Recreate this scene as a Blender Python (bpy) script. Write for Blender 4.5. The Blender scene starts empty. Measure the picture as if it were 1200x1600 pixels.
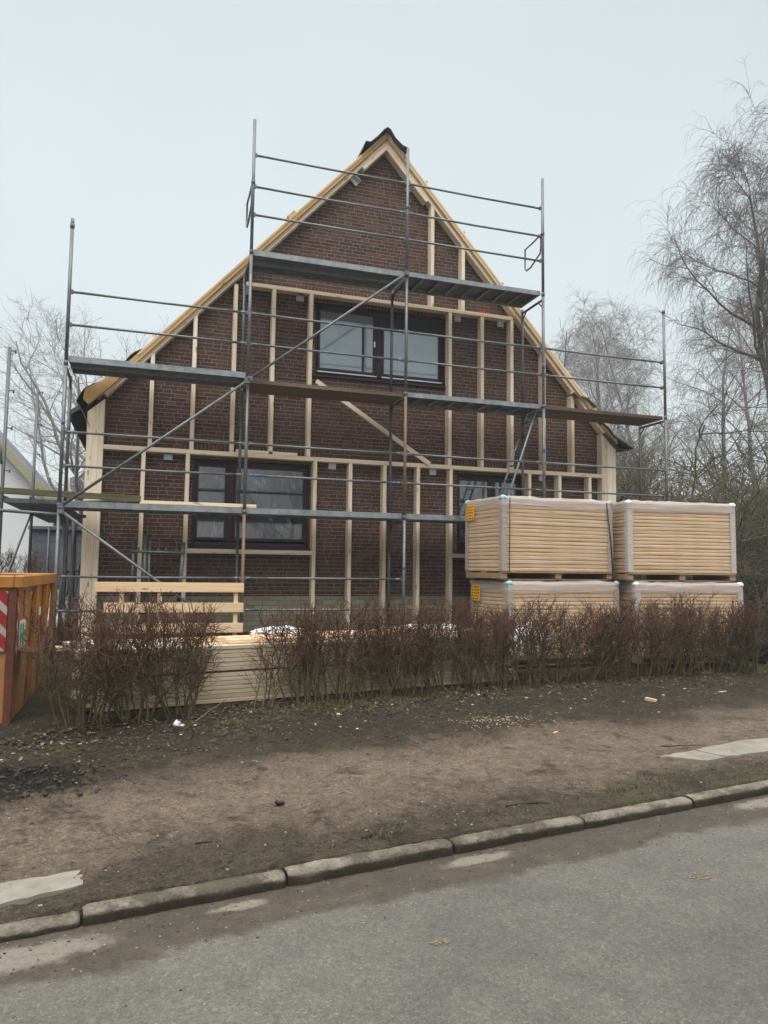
import bpy, bmesh, math, random
import numpy as np
from mathutils import Vector, Matrix, noise, geometry

# ------------------------------------------------------------------ camera, sky, sun, exposure
S = bpy.context.scene
COL = S.collection
cam_d = bpy.data.cameras.new("camera")
cam = bpy.data.objects.new("camera", cam_d)
COL.objects.link(cam)
S.camera = cam
cam_d.sensor_fit = 'HORIZONTAL'
cam_d.sensor_width = 36.0
cam_d.lens = 36.0 * 1138.2 / 1200.0
cam_d.clip_start = 0.05
cam_d.clip_end = 600.0
r_ = Vector((0.94994443, -0.31219116, 0.01192694))
u_ = Vector((-0.03583622, -0.07096043, 0.99683532))
f_ = Vector((0.31035679, 0.94736545, 0.07859622))
M4 = Matrix((r_, u_, -f_)).transposed().to_4x4()
M4.translation = Vector((1.1269, -10.7847, 1.6))
cam.matrix_world = M4

SUN_ELEV, SUN_AZ = 52.0, 205.0          # compass-like angle of the sun, behind the viewer
W = bpy.data.worlds.new("World")
S.world = W
W.use_nodes = True
wn, wl = W.node_tree.nodes, W.node_tree.links
wn.clear()
wo = wn.new('ShaderNodeOutputWorld')
wb = wn.new('ShaderNodeBackground')
sky = wn.new('ShaderNodeTexSky')
sky.sky_type = 'NISHITA'
sky.sun_disc = False
sky.sun_elevation = math.radians(SUN_ELEV)
sky.sun_rotation = math.radians(SUN_AZ)
sky.air_density = 1.0
sky.dust_density = 4.0
sc_ = wn.new('ShaderNodeVectorMath'); sc_.operation = 'SCALE'; sc_.inputs[3].default_value = 0.1
wl.new(sky.outputs[0], sc_.inputs[0])
tc = wn.new('ShaderNodeTexCoord')
sp = wn.new('ShaderNodeSeparateXYZ'); wl.new(tc.outputs['Generated'], sp.inputs[0])
rp = wn.new('ShaderNodeValToRGB')        # overcast cloud deck: pale at the horizon, brightest overhead
wl.new(sp.outputs['Z'], rp.inputs[0])
e = rp.color_ramp.elements
e[0].position = 0.0; e[0].color = (0.296, 0.320, 0.326, 1)
e[1].position = 1.0; e[1].color = (1.9, 1.92, 1.96, 1)
for p_, c_ in ((0.30, (0.284, 0.314, 0.325, 1)), (0.66, (0.262, 0.292, 0.306, 1)), (0.78, (1.2, 1.22, 1.25, 1))):
    k = rp.color_ramp.elements.new(p_); k.color = c_
gn = wn.new('ShaderNodeVectorMath'); gn.operation = 'SCALE'; gn.inputs[3].default_value = 2.44
wl.new(rp.outputs[0], gn.inputs[0])
cn = wn.new('ShaderNodeTexNoise'); cn.inputs['Scale'].default_value = 1.6; cn.inputs['Detail'].default_value = 4
wl.new(tc.outputs['Generated'], cn.inputs['Vector'])
cr = wn.new('ShaderNodeMapRange'); cr.inputs['From Min'].default_value = 0.3; cr.inputs['From Max'].default_value = 0.7
cr.inputs['To Min'].default_value = 0.94; cr.inputs['To Max'].default_value = 1.06
wl.new(cn.outputs['Fac'], cr.inputs['Value'])
cv = wn.new('ShaderNodeVectorMath'); cv.operation = 'SCALE'
wl.new(gn.outputs[0], cv.inputs[0]); wl.new(cr.outputs[0], cv.inputs[3])
mx = wn.new('ShaderNodeMix'); mx.data_type = 'RGBA'; mx.inputs[0].default_value = 0.97
wl.new(sc_.outputs[0], mx.inputs[6]); wl.new(cv.outputs[0], mx.inputs[7])
wl.new(mx.outputs[2], wb.inputs[0])
wb.inputs[1].default_value = 1.0
wl.new(wb.outputs[0], wo.inputs[0])

sun_d = bpy.data.lights.new("sun", 'SUN')
sun = bpy.data.objects.new("sun", sun_d)
COL.objects.link(sun)
sun_d.energy = 1.5
sun_d.angle = math.radians(40)
sun_d.color = (1.0, 0.965, 0.91)
_az, _el = math.radians(SUN_AZ), math.radians(SUN_ELEV)
sdir = Vector((math.sin(_az) * math.cos(_el), math.cos(_az) * math.cos(_el), math.sin(_el)))
sun.rotation_euler = sdir.to_track_quat('Z', 'Y').to_euler()
sun.location = (0, -20, 60)
S.view_settings.view_transform = 'Standard'
S.view_settings.look = 'None'
S.view_settings.exposure = 0.12
S.view_settings.gamma = 1.0
S.view_settings.use_curve_mapping = False
S.cycles.volume_bounces = 0
S.cycles.max_bounces = 8
S.cycles.transparent_max_bounces = 12

rng = random.Random(7)


# ------------------------------------------------------------------ materials
def lin(r, g, b):
    return tuple((c / 255 / 12.92) if c / 255 <= .04045 else ((c / 255 + .055) / 1.055) ** 2.4 for c in (r, g, b)) + (1,)


class N:
    """small helper round one node tree"""
    def __init__(s, name, rough=0.6, metal=0.0, spec=0.3):
        s.m = bpy.data.materials.new(name)
        s.m.use_nodes = True
        s.t = s.m.node_tree
        s.b = s.t.nodes['Principled BSDF']
        s.b.inputs['Roughness'].default_value = rough
        s.b.inputs['Metallic'].default_value = metal
        s.b.inputs['Specular IOR Level'].default_value = spec
        s.out = s.t.nodes['Material Output']

    def n(s, typ, **kw):
        x = s.t.nodes.new(typ)
        for k, v in kw.items():
            setattr(x, k, v)
        return x

    def put(s, sock, v):
        if isinstance(v, bpy.types.NodeSocket):
            s.t.links.new(v, sock)
        elif v is not None:
            sock.default_value = v

    def math(s, op, a, b=None, c=None):
        x = s.n('ShaderNodeMath', operation=op)
        s.put(x.inputs[0], a); s.put(x.inputs[1], b); s.put(x.inputs[2], c)
        return x.outputs[0]

    def pos(s):
        return s.n('ShaderNodeNewGeometry').outputs['Position']

    def obj(s):
        return s.n('ShaderNodeTexCoord').outputs['Object']

    def xyz(s, v):
        x = s.n('ShaderNodeSeparateXYZ'); s.put(x.inputs[0], v)
        return x.outputs

    def vec(s, x, y, z):
        c = s.n('ShaderNodeCombineXYZ')
        for i, v in enumerate((x, y, z)):
            s.put(c.inputs[i], v)
        return c.outputs[0]

    def mapping(s, v, scale=(1, 1, 1), loc=(0, 0, 0)):
        x = s.n('ShaderNodeMapping'); s.put(x.inputs[0], v)
        x.inputs['Scale'].default_value = scale
        s.put(x.inputs['Location'], loc)
        return x.outputs[0]

    def noise(s, v, scale, detail=4, rough=.55, dist=0):
        x = s.n('ShaderNodeTexNoise'); s.put(x.inputs['Vector'], v)
        x.inputs['Scale'].default_value = scale; x.inputs['Detail'].default_value = detail
        x.inputs['Roughness'].default_value = rough; x.inputs['Distortion'].default_value = dist
        return x.outputs['Fac']

    def white(s, v):
        x = s.n('ShaderNodeTexWhiteNoise', noise_dimensions='3D'); s.put(x.inputs['Vector'], v)
        return x.outputs['Value']

    def voro(s, v, scale, feature='F1'):
        x = s.n('ShaderNodeTexVoronoi', feature=feature); s.put(x.inputs['Vector'], v)
        x.inputs['Scale'].default_value = scale
        return x.outputs

    def ramp(s, f, stops, interp='LINEAR'):
        x = s.n('ShaderNodeValToRGB'); s.put(x.inputs[0], f)
        x.color_ramp.interpolation = interp
        el = x.color_ramp.elements
        el[0].position, el[0].color = stops[0][0], tuple(stops[0][1])[:3] + (1,)
        el[1].position, el[1].color = stops[-1][0], tuple(stops[-1][1])[:3] + (1,)
        for p, c in stops[1:-1]:
            q = el.new(p); q.color = tuple(c)[:3] + (1,)
        return x.outputs[0]

    def rng(s, f, a, b, c=0., d=1.):
        x = s.n('ShaderNodeMapRange', interpolation_type='SMOOTHSTEP'); s.put(x.inputs[0], f)
        for i, v in enumerate((a, b, c, d)):
            x.inputs[i + 1].default_value = v
        return x.outputs[0]

    def mix(s, f, a, b, blend='MIX'):
        x = s.n('ShaderNodeMix', data_type='RGBA', blend_type=blend)
        s.put(x.inputs[0], f); s.put(x.inputs[6], a); s.put(x.inputs[7], b)
        return x.outputs[2]

    def bump(s, h, strength=.3, dist=.01):
        x = s.n('ShaderNodeBump'); s.put(x.inputs['Height'], h)
        x.inputs['Strength'].default_value = strength; x.inputs['Distance'].default_value = dist
        s.t.links.new(x.outputs[0], s.b.inputs['Normal'])

    def color(s, v):
        s.put(s.b.inputs['Base Color'], v)

    def rnd(s):
        return s.n('ShaderNodeObjectInfo').outputs['Random']


def plain(name, c, rough=.6, metal=0., var=.25, scale=14., bump=.15):
    m = N(name, rough, metal)
    o = m.obj()
    f = m.noise(o, scale, 5, .6)
    a = tuple(x * (1 - var) for x in c[:3]); b = tuple(min(1, x * (1 + var)) for x in c[:3])
    m.color(m.ramp(f, [(.25, a), (.75, b)]))
    if bump:
        m.bump(m.noise(o, scale * 5, 3), bump, .004)
    return m.m


def wood(name, dark, light, knots=True, grain=1.0, rough=.65):
    m = N(name, rough, spec=.25)
    o = m.obj()
    rn = m.rnd()
    off = m.math('MULTIPLY', rn, 37.)
    v = m.n('ShaderNodeVectorMath', operation='ADD'); m.put(v.inputs[0], o); m.put(v.inputs[1], m.vec(off, off, off))
    v = v.outputs[0]
    g1 = m.noise(m.mapping(v, (38 * grain, 38 * grain, 1.1)), 1.0, 4, .6, .4)
    g2 = m.noise(m.mapping(v, (150, 150, 3.5)), 1.0, 2)
    big = m.noise(m.mapping(v, (3, 3, .6)), 1.0, 3)
    f = m.math('ADD', m.math('MULTIPLY', g1, .6), m.math('ADD', m.math('MULTIPLY', g2, .2), m.math('MULTIPLY', big, .25)))
    col = m.ramp(f, [(.35, dark), (.62, light)])
    tint = m.ramp(rn, [(0, (.80, .76, .70)), (.35, (.96, .95, .93)), (.7, (1, 1, 1)), (1, (.98, .92, .83))])
    col = m.mix(1., col, tint, 'MULTIPLY')
    if knots:
        d = m.voro(m.mapping(v, (9, 9, 2.3)), 1.0)
        kn = m.rng(d['Distance'], .07, .16, 1., 0.)
        col = m.mix(m.math('MULTIPLY', kn, .75), col, tuple(x * .35 for x in dark[:3]) + (1,))
    m.color(col)
    m.bump(m.math('ADD', g1, g2), .18, .003)
    return m.m


def brick_mat():
    m = N('dark clinker brick', .72, spec=.3)
    x, y, z = m.xyz(m.pos())
    xx = m.math('ADD', x, y)
    zz = m.math('ADD', z, .01)
    CH, CL = .062, .25
    # soldier courses over the windows
    def within(v, a, b):
        return m.math('MULTIPLY', m.math('GREATER_THAN', v, a), m.math('LESS_THAN', v, b))
    sol = m.math('MULTIPLY', within(z, 3.37, 3.555), m.math('MAXIMUM', within(x, 1.6, 3.9), within(x, 6.2, 7.9)))
    sol = m.math('MAXIMUM', sol, m.math('MULTIPLY', within(z, 6.13, 6.366), within(x, 3.5, 6.4)))
    row = m.math('FLOOR', m.math('DIVIDE', zz, CH))
    fz = m.math('FRACT', m.math('DIVIDE', zz, CH))
    par = m.math('MULTIPLY', m.math('MODULO', row, 2.), .5)
    u = m.math('ADD', m.math('DIVIDE', xx, CL), m.math('ADD', par, m.math('MULTIPLY', m.white(m.vec(row, 3.1, 0.)), .45)))
    uid = m.math('FLOOR', u); fu = m.math('FRACT', u)
    w2 = m.white(m.vec(uid, row, 1.7))
    split = m.math('GREATER_THAN', w2, .68)
    half = m.math('MULTIPLY', split, m.math('GREATER_THAN', fu, .5))
    jh = m.math('LESS_THAN', fz, .165)
    jv = m.math('MAXIMUM', m.math('LESS_THAN', fu, .036), m.math('MULTIPLY', split, m.math('LESS_THAN', m.math('ABSOLUTE', m.math('SUBTRACT', fu, .518)), .018)))
    j1 = m.math('MAXIMUM', jh, jv)
    us = m.math('DIVIDE', x, .062); fs = m.math('FRACT', us)
    j2 = m.math('LESS_THAN', fs, .15)
    joint = m.math('ADD', m.math('MULTIPLY', j1, m.math('SUBTRACT', 1., sol)), m.math('MULTIPLY', j2, sol))
    bid = m.white(m.vec(m.math('ADD', uid, m.math('MULTIPLY', half, .37)), row, m.math('MULTIPLY', sol, m.math('FLOOR', us))))
    p = m.pos()
    n1 = m.noise(p, 30, 5, .7)
    n2 = m.noise(p, 1.1, 3)
    col = m.ramp(bid, [(0, lin(52, 36, 30)), (.35, lin(68, 42, 34)), (.7, lin(79, 49, 39)), (1, lin(98, 65, 52))])
    col = m.mix(m.math('MULTIPLY', n1, .5), col, lin(46, 34, 33))
    col = m.mix(m.rng(n2, .35, .75, 0., .35), col, lin(74, 62, 55))
    lime = m.math('MULTIPLY', m.rng(m.noise(m.mapping(p, (1.6, 1.6, .5)), 1., 5, .7), .58, .72, 0., .3), n1)
    col = m.mix(lime, col, lin(134, 122, 114))
    mort = m.ramp(m.noise(p, 22, 4), [(.3, lin(96, 82, 73)), (.7, lin(138, 120, 108))])
    col = m.mix(joint, col, mort)
    m.color(col)
    h = m.math('ADD', m.math('MULTIPLY', m.math('SUBTRACT', 1., joint), 1.), m.math('MULTIPLY', n1, .35))
    m.bump(h, .6, .006)
    return m.m


def plinth_mat():
    m = N('greenish glazed plinth brick', .6)
    x, y, z = m.xyz(m.pos())
    CH = .083
    row = m.math('FLOOR', m.math('DIVIDE', z, CH)); fz = m.math('FRACT', m.math('DIVIDE', z, CH))
    u = m.math('ADD', m.math('DIVIDE', m.math('ADD', x, y), .25), m.math('MULTIPLY', row, .5))
    fu = m.math('FRACT', u)
    j = m.math('MAXIMUM', m.math('LESS_THAN', fz, .12), m.math('LESS_THAN', fu, .04))
    bid = m.white(m.vec(m.math('FLOOR', u), row, 0.))
    p = m.pos()
    col = m.ramp(bid, [(0, lin(112, 106, 92)), (.5, lin(128, 122, 104)), (1, lin(146, 138, 118))])
    col = m.mix(m.rng(m.noise(p, 2.5, 4), .4, .7, 0, .5), col, lin(104, 108, 80))
    col = m.mix(m.math('MULTIPLY', j, .75), col, lin(70, 66, 58))
    m.color(col)
    m.bump(m.math('SUBTRACT', 1., j), .4, .004)
    return m.m


def steel_mat(name, a, b, rust=0.12, rough=.45):
    m = N(name, rough, .55, .5)
    p = m.pos()
    f = m.noise(p, 9, 5, .65)
    col = m.ramp(f, [(.3, a), (.7, b)])
    fine = m.noise(p, 70, 3)
    col = m.mix(m.rng(fine, .55, .75, 0., .35), col, lin(170, 172, 170))
    rs = m.rng(m.noise(m.mapping(p, (6, 6, 2.2)), 1., 5, .7), .62, .75, 0., rust * 4)
    col = m.mix(rs, col, lin(120, 84, 64))
    m.color(col)
    m.put(m.b.inputs['Roughness'], m.rng(f, .2, .8, rough - .1, rough + .2))
    m.bump(fine, .1, .002)
    return m.m


def perforated_mat():
    m = N('perforated galvanised sheet', .5, .5, .4)
    p = m.pos(); x, y, z = m.xyz(p)
    fx = m.math('SUBTRACT', m.math('FRACT', m.math('DIVIDE', x, .04)), .5)
    fy = m.math('SUBTRACT', m.math('FRACT', m.math('DIVIDE', y, .04)), .5)
    d = m.math('SQRT', m.math('ADD', m.math('MULTIPLY', fx, fx), m.math('MULTIPLY', fy, fy)))
    hole = m.math('LESS_THAN', d, .24)
    m.color(m.ramp(m.noise(p, 8, 4), [(.3, lin(78, 82, 84)), (.7, lin(120, 124, 125))]))
    m.put(m.b.inputs['Alpha'], m.math('SUBTRACT', 1., hole))
    return m.m


def glass_mat(name, streaks):
    m = N(name, .04, 0., .9)
    o = m.pos()
    x, y, z = m.xyz(o)
    m.b.inputs['Coat Weight'].default_value = 1.0
    m.b.inputs['Coat Roughness'].default_value = .015
    m.b.inputs['Coat IOR'].default_value = 1.7
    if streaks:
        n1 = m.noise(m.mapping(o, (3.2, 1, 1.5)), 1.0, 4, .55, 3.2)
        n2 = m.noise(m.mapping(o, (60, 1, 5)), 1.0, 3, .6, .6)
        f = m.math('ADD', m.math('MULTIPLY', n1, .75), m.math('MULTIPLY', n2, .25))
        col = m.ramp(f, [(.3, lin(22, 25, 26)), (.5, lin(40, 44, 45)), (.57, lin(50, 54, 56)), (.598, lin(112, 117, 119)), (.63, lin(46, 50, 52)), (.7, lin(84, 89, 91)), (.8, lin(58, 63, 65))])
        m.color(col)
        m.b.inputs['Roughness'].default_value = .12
    else:
        m.color(m.ramp(m.noise(o, 1.4, 4), [(.3, lin(112, 128, 138)), (.7, lin(134, 148, 156))]))
        m.b.inputs['Roughness'].default_value = .12
    return m.m


def ground_mat():
    m = N('trodden earth of the verge', .9, spec=.15)
    p = m.pos(); x, y, z = m.xyz(p)
    dk = m.math('SUBTRACT', y, m.math('ADD', m.math('MULTIPLY', x, .15), -7.31))     # metres back from the kerb
    wob = m.noise(p, .9, 4, .6)
    wob2 = m.noise(p, 4.5, 5, .65)
    q = m.math('ADD', dk, m.math('ADD', m.math('MULTIPLY', m.math('SUBTRACT', wob, .5), 1.5), m.math('MULTIPLY', m.math('SUBTRACT', wob2, .5), .55)))
    q = m.math('ADD', q, m.rng(x, -.5, 1.5, .9, 0.))
    col = m.ramp(m.math('DIVIDE', q, 8.), [(.0, lin(90, 81, 68)), (.055, lin(92, 82, 69)), (.085, lin(120, 106, 91)), (.17, lin(137, 121, 104)), (.225, lin(118, 104, 89)),
                                          (.27, lin(80, 71, 59)), (.36, lin(66, 59, 49)), (.5, lin(71, 64, 52)), (1, lin(74, 66, 54))])
    # darker damp mud, sawdust, green film: wear with shapes of its own
    mud = m.rng(m.noise(p, 2.6, 6, .7, .6), .52, .66, 0., .7)
    col = m.mix(mud, col, lin(56, 49, 42))
    ex_ = m.math('DIVIDE', m.math('SUBTRACT', x, .30), .62); ey_ = m.math('DIVIDE', m.math('ADD', y, 5.22), .42)
    rr_ = m.math('ADD', m.math('SQRT', m.math('ADD', m.math('MULTIPLY', ex_, ex_), m.math('MULTIPLY', ey_, ey_))), m.math('MULTIPLY', m.math('SUBTRACT', m.noise(p, 7, 5, .7), .5), 1.6))
    col = m.mix(m.rng(rr_, 1.0, .75, 0., .9), col, lin(40, 36, 31))
    grass = m.math('MULTIPLY', m.rng(m.noise(p, 1.7, 5, .7), .54, .66, 0., .6), m.math('MAXIMUM', m.rng(q, .5, .2), m.rng(q, 1.9, 2.4)))
    col = m.mix(grass, col, lin(88, 86, 54))
    saw = m.math('MULTIPLY', m.rng(m.noise(p, 3.3, 5, .7), .66, .74, 0., .6), m.rng(dk, 1.5, 2.4))
    col = m.mix(saw, col, lin(146, 132, 106))
    patch = m.noise(p, 9, 7, .8, .5)
    clod = m.noise(p, 28, 5, .8, .3)
    col = m.mix(1., col, m.ramp(clod, [(.32, (.50, .49, .48)), (.46, (.93, .93, .92)), (.58, (1.06, 1.06, 1.05)), (.72, (1.55, 1.52, 1.46))]), 'MULTIPLY')
    col = m.mix(1., col, m.ramp(patch, [(.3, (.5, .49, .47)), (.47, (.95, .95, .94)), (.7, (1.35, 1.34, 1.3))]), 'MULTIPLY')
    fine = m.noise(p, 60, 4, .7)
    col = m.mix(1., col, m.ramp(fine, [(.25, (.45, .45, .44)), (.5, (1, 1, 1)), (.78, (1.6, 1.57, 1.5))]), 'MULTIPLY')
    gv = m.voro(p, 130)
    g = m.math('MULTIPLY', m.rng(gv['Distance'], .22, .12), m.math('GREATER_THAN', m.white(gv['Position']), .80))
    col = m.mix(m.math('MULTIPLY', g, .55), col, lin(190, 176, 158))
    m.color(col)
    h = m.math('ADD', m.math('MULTIPLY', fine, .5), m.math('ADD', m.math('MULTIPLY', m.noise(p, 16, 5, .7), 1.4), m.math('MULTIPLY', g, .5)))
    m.bump(m.math('ADD', h, m.math('ADD', m.math('MULTIPLY', patch, 1.6), m.math('MULTIPLY', clod, 1.5))), 1., .035)
    m.put(m.b.inputs['Roughness'], m.rng(mud, 0., .7, .95, .7))
    return m.m


def road_mat():
    m = N('worn grey asphalt', .85, spec=.25)
    p = m.pos(); x, y, z = m.xyz(p)
    dk = m.math('SUBTRACT', m.math('ADD', m.math('MULTIPLY', x, .15), -7.31), y)      # metres out from the kerb
    big = m.noise(p, .55, 4, .6)
    mid = m.noise(p, 3.5, 5, .65)
    fine = m.noise(p, 85, 4, .75)
    v = m.voro(p, 170)
    cell = m.white(v['Position'])
    col = m.ramp(m.math('ADD', m.math('MULTIPLY', big, .6), m.math('MULTIPLY', mid, .4)), [(.33, lin(76, 74, 68)), (.67, lin(99, 96, 89))])
    col = m.mix(1., col, m.ramp(cell, [(0, (.80, .80, .80)), (.5, (1, 1, 1)), (.965, (1.1, 1.1, 1.08)), (1, (1.8, 1.75, 1.68))]), 'MULTIPLY')
    col = m.mix(1., col, m.ramp(fine, [(.25, (.72, .72, .72)), (.75, (1.24, 1.24, 1.23))]), 'MULTIPLY')
    agg = m.voro(p, 62)
    col = m.mix(1., col, m.ramp(m.white(agg['Position']), [(0, (.82, .82, .81)), (.3, (.97, .97, .97)), (.8, (1.03, 1.03, 1.03)), (1, (1.26, 1.25, 1.22))]), 'MULTIPLY')
    # dirt washed along the gutter, paler dried patches in it
    wob = m.math('ADD', m.math('MULTIPLY', m.math('SUBTRACT', m.noise(p, 1.1, 3, .5), .5), .55), m.math('MULTIPLY', m.math('SUBTRACT', m.noise(p, 8, 6, .75), .5), .22))
    q = m.math('ADD', dk, wob)
    dirt = m.math('MULTIPLY', m.rng(q, .40, .31, 0., 1.), m.rng(m.noise(p, 26, 5, .75), .2, .5, .72, 1.))
    dcol = m.ramp(m.noise(p, 6, 6, .7), [(.3, lin(58, 52, 45)), (.55, lin(72, 65, 56)), (.75, lin(88, 80, 69))])
    dcol = m.mix(1., dcol, m.ramp(fine, [(.25, (.6, .6, .6)), (.75, (1.35, 1.35, 1.3))]), 'MULTIPLY')
    pale = None                                               # dried concrete showing through the gutter dirt
    pn = m.math('MULTIPLY', m.math('SUBTRACT', m.noise(p, 7, 6, .7, .4), .5), 1.5)
    for (cx_, cd_, ra, rb_) in ((.62, .17, .50, .12), (1.62, .10, .16, .045), (2.95, .11, .24, .06), (5.35, .12, .36, .09)):
        a_ = m.math('DIVIDE', m.math('SUBTRACT', x, cx_), ra); b_ = m.math('DIVIDE', m.math('SUBTRACT', dk, cd_), rb_)
        d_ = m.math('ADD', m.math('SQRT', m.math('ADD', m.math('MULTIPLY', a_, a_), m.math('MULTIPLY', b_, b_))), pn)
        e_ = m.rng(d_, 1.12, .55, 0., .8)
        pale = e_ if pale is None else m.math('MAXIMUM', pale, e_)
    dcol = m.mix(pale, dcol, lin(120, 113, 101))
    dcol = m.mix(1., dcol, m.ramp(m.noise(p, 34, 5, .8), [(.3, (.72, .71, .70)), (.7, (1.25, 1.24, 1.22))]), 'MULTIPLY')
    col = m.mix(dirt, col, dcol)
    spot = m.voro(p, 9)
    sp_ = m.math('MULTIPLY', m.rng(m.math('ADD', spot['Distance'], m.math('MULTIPLY', m.noise(p, 40, 3), .12)), .17, .12, 0., .7), m.math('GREATER_THAN', m.white(spot['Position']), .86))
    col = m.mix(sp_, col, lin(62, 60, 55))
    oil = m.rng(m.noise(p, 2.1, 5, .6), .62, .74, 0., .4)
    col = m.mix(oil, col, lin(72, 71, 69))
    m.color(col)
    h = m.math('ADD', m.math('MULTIPLY', v['Distance'], -1.2), m.math('MULTIPLY', fine, .8))
    m.bump(h, .5, .005)
    return m.m


def kerb_mat():
    m = N('weathered kerb concrete', .85, spec=.2)
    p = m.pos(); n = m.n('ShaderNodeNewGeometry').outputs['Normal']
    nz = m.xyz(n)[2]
    a = m.noise(p, 5, 6, .7); b = m.noise(p, 60, 4, .7)
    col = m.ramp(a, [(.3, lin(84, 77, 66)), (.5, lin(110, 102, 89)), (.72, lin(136, 128, 113))])
    moss = m.rng(m.noise(p, 4.2, 6, .75), .44, .60, 0., .85)
    col = m.mix(moss, col, lin(68, 62, 51))
    side_tone = m.math('MULTIPLY', m.rng(nz, .6, .2), m.rng(a, .2, .5, .55, .95))
    col = m.mix(side_tone, col, lin(42, 38, 32))  # darker brown on the upright faces
    col = m.mix(1., col, m.ramp(b, [(.25, (.6, .6, .6)), (.75, (1.3, 1.3, 1.28))]), 'MULTIPLY')
    m.color(col)
    m.bump(m.math('ADD', a, b), .6, .008)
    return m.m


def board_mat():
    m = N('wood fibre insulation board', .85, spec=.15)
    o = m.obj()
    rn = m.rnd()
    f = m.noise(m.mapping(o, (3, 3, 60)), 1., 4)
    col = m.ramp(f, [(.3, lin(184, 152, 117)), (.7, lin(211, 180, 143))])
    col = m.mix(1., col, m.ramp(rn, [(0, (.88, .86, .84)), (1, (1.06, 1.05, 1.03))]), 'MULTIPLY')
    m.color(col)
    m.bump(m.noise(o, 120, 3), .2, .002)
    return m.m


def film_mat(name, amount, tint=(214, 204, 200)):
    """stretch film: thin, glossy, wrinkled, partly clear"""
    m = N(name, .25, 0., .6)
    o = m.obj()
    w = m.noise(m.mapping(o, (1.1, 1.1, 34)), 1., 4, .6, .25)
    m.color(lin(*tint))
    m.put(m.b.inputs['Alpha'], m.rng(w, .35, .7, max(0, amount - .22), min(1, amount + .22)))
    m.bump(w, .5, .012)
    return m.m


def bark_mat(name, a, b, scale=6, pale=None):
    m = N(name, .85, spec=.15)
    p = m.pos()
    f = m.noise(m.mapping(p, (scale, scale, scale * .5)), 1., 5, .7)
    col = m.ramp(f, [(.3, a), (.7, b)])
    if pale:
        col = m.mix(m.rng(m.noise(m.mapping(p, (2, 2, 5)), 1., 4), .55, .62, 0., .6), col, pale)
    m.color(col)
    m.bump(f, .4, .01)
    return m.m


def stripe_mat():
    m = N('red and white warning stripes', .45)
    o = m.obj(); x, y, z = m.xyz(o)
    f = m.math('FRACT', m.math('DIVIDE', m.math('ADD', m.math('ADD', x, y), z), .2))
    col = m.mix(m.math('GREATER_THAN', f, .62), lin(136, 30, 36), lin(158, 150, 142))
    col = m.mix(m.rng(m.noise(o, 11, 5), .5, .75, 0., .6), col, lin(110, 92, 80))
    m.color(col)
    return m.m


def skip_mat():
    m = N('scuffed orange skip paint', .5, 0., .4)
    p = m.pos(); x, y, z = m.xyz(p)
    n = m.noise(p, 4, 6, .7); s = m.noise(m.mapping(p, (8, 8, 2)), 1., 6, .75)
    col = m.ramp(n, [(.3, lin(142, 90, 32)), (.7, lin(172, 114, 44))])
    col = m.mix(m.rng(s, .52, .68, 0., .85), col, lin(104, 68, 46))
    grime = m.math('MULTIPLY', m.rng(m.noise(p, 7, 5, .7), .4, .65), m.rng(z, 1.25, .3))
    col = m.mix(m.math('MULTIPLY', grime, .9), col, lin(128, 112, 100))
    m.color(col)
    m.bump(m.math('ADD', n, s), .25, .006)
    return m.m


MAT = {}
MAT['spruce'] = wood('planed spruce', lin(206, 182, 154), lin(238, 222, 200))
MAT['spruce2'] = wood('laminated spruce', lin(186, 154, 114), lin(216, 188, 148), grain=.6)
MAT['soffit'] = wood('roof sheathing board', lin(154, 116, 74), lin(196, 158, 108), grain=.5)
MAT['oldwood'] = wood('weathered scaffold board', lin(68, 57, 49), lin(108, 93, 80), knots=False)
MAT['mossy'] = wood('green stained board', lin(62, 60, 40), lin(110, 106, 76), knots=False)
MAT['board_pink'] = wood('fresh sawn board', lin(200, 164, 128), lin(228, 198, 162))
MAT['stackwood'] = wood('stacked sawn timber', lin(170, 152, 128), lin(202, 187, 162), knots=False)
MAT['brick'] = brick_mat()
MAT['plinth'] = plinth_mat()
MAT['matte'] = plain('black bitumen coat', lin(44, 40, 38), .7)
MAT['frame'] = plain('dark mahogany window frame', lin(46, 26, 30), .4, var=.2, scale=30, bump=.05)
MAT['curtain_glass'] = glass_mat('window glass before a pale blind', False)
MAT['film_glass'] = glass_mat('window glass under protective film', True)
MAT['alu'] = plain('pale weather bar', lin(196, 198, 200), .4, .3, .1)
MAT['black'] = plain('black rubber', lin(28, 28, 30), .5)
MAT['felt'] = plain('dark roofing felt', lin(84, 82, 78), .75, var=.3, scale=9, bump=.3)
MAT['galv'] = steel_mat('galvanised scaffold tube', lin(86, 89, 89), lin(124, 126, 125))
MAT['galv_dark'] = steel_mat('dull scaffold steel', lin(70, 73, 74), lin(104, 107, 108), .2)
MAT['galv_bright'] = steel_mat('bright galvanised deck', lin(112, 118, 121), lin(150, 155, 157), .05)
MAT['rust'] = steel_mat('rust orange tube', lin(124, 92, 74), lin(140, 116, 98), .15, .7)
MAT['bluetag'] = plain('blue paint mark', lin(74, 96, 132), .6, var=.4, scale=40)
MAT['perf'] = perforated_mat()
MAT['zinc'] = plain('zinc plated bracket', lin(204, 208, 210), .35, .25, .12, 60)
MAT['ground'] = ground_mat()
MAT['road'] = road_mat()
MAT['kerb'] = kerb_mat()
MAT['fibre'] = board_mat()
MAT['film_top'] = film_mat('bunched stretch film', .72, (196, 182, 176))
MAT['film_side'] = film_mat('clear stretch film', .15, (220, 206, 190))
MAT['guard'] = plain('grey card edge guard', lin(154, 138, 131), .5, var=.1)
MAT['guard_white'] = plain('pale plastic edge guard', lin(178, 168, 164), .4, var=.06)
MAT['cap_blue'] = plain('pale blue foam', lin(146, 188, 194), .6, var=.1)
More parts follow.
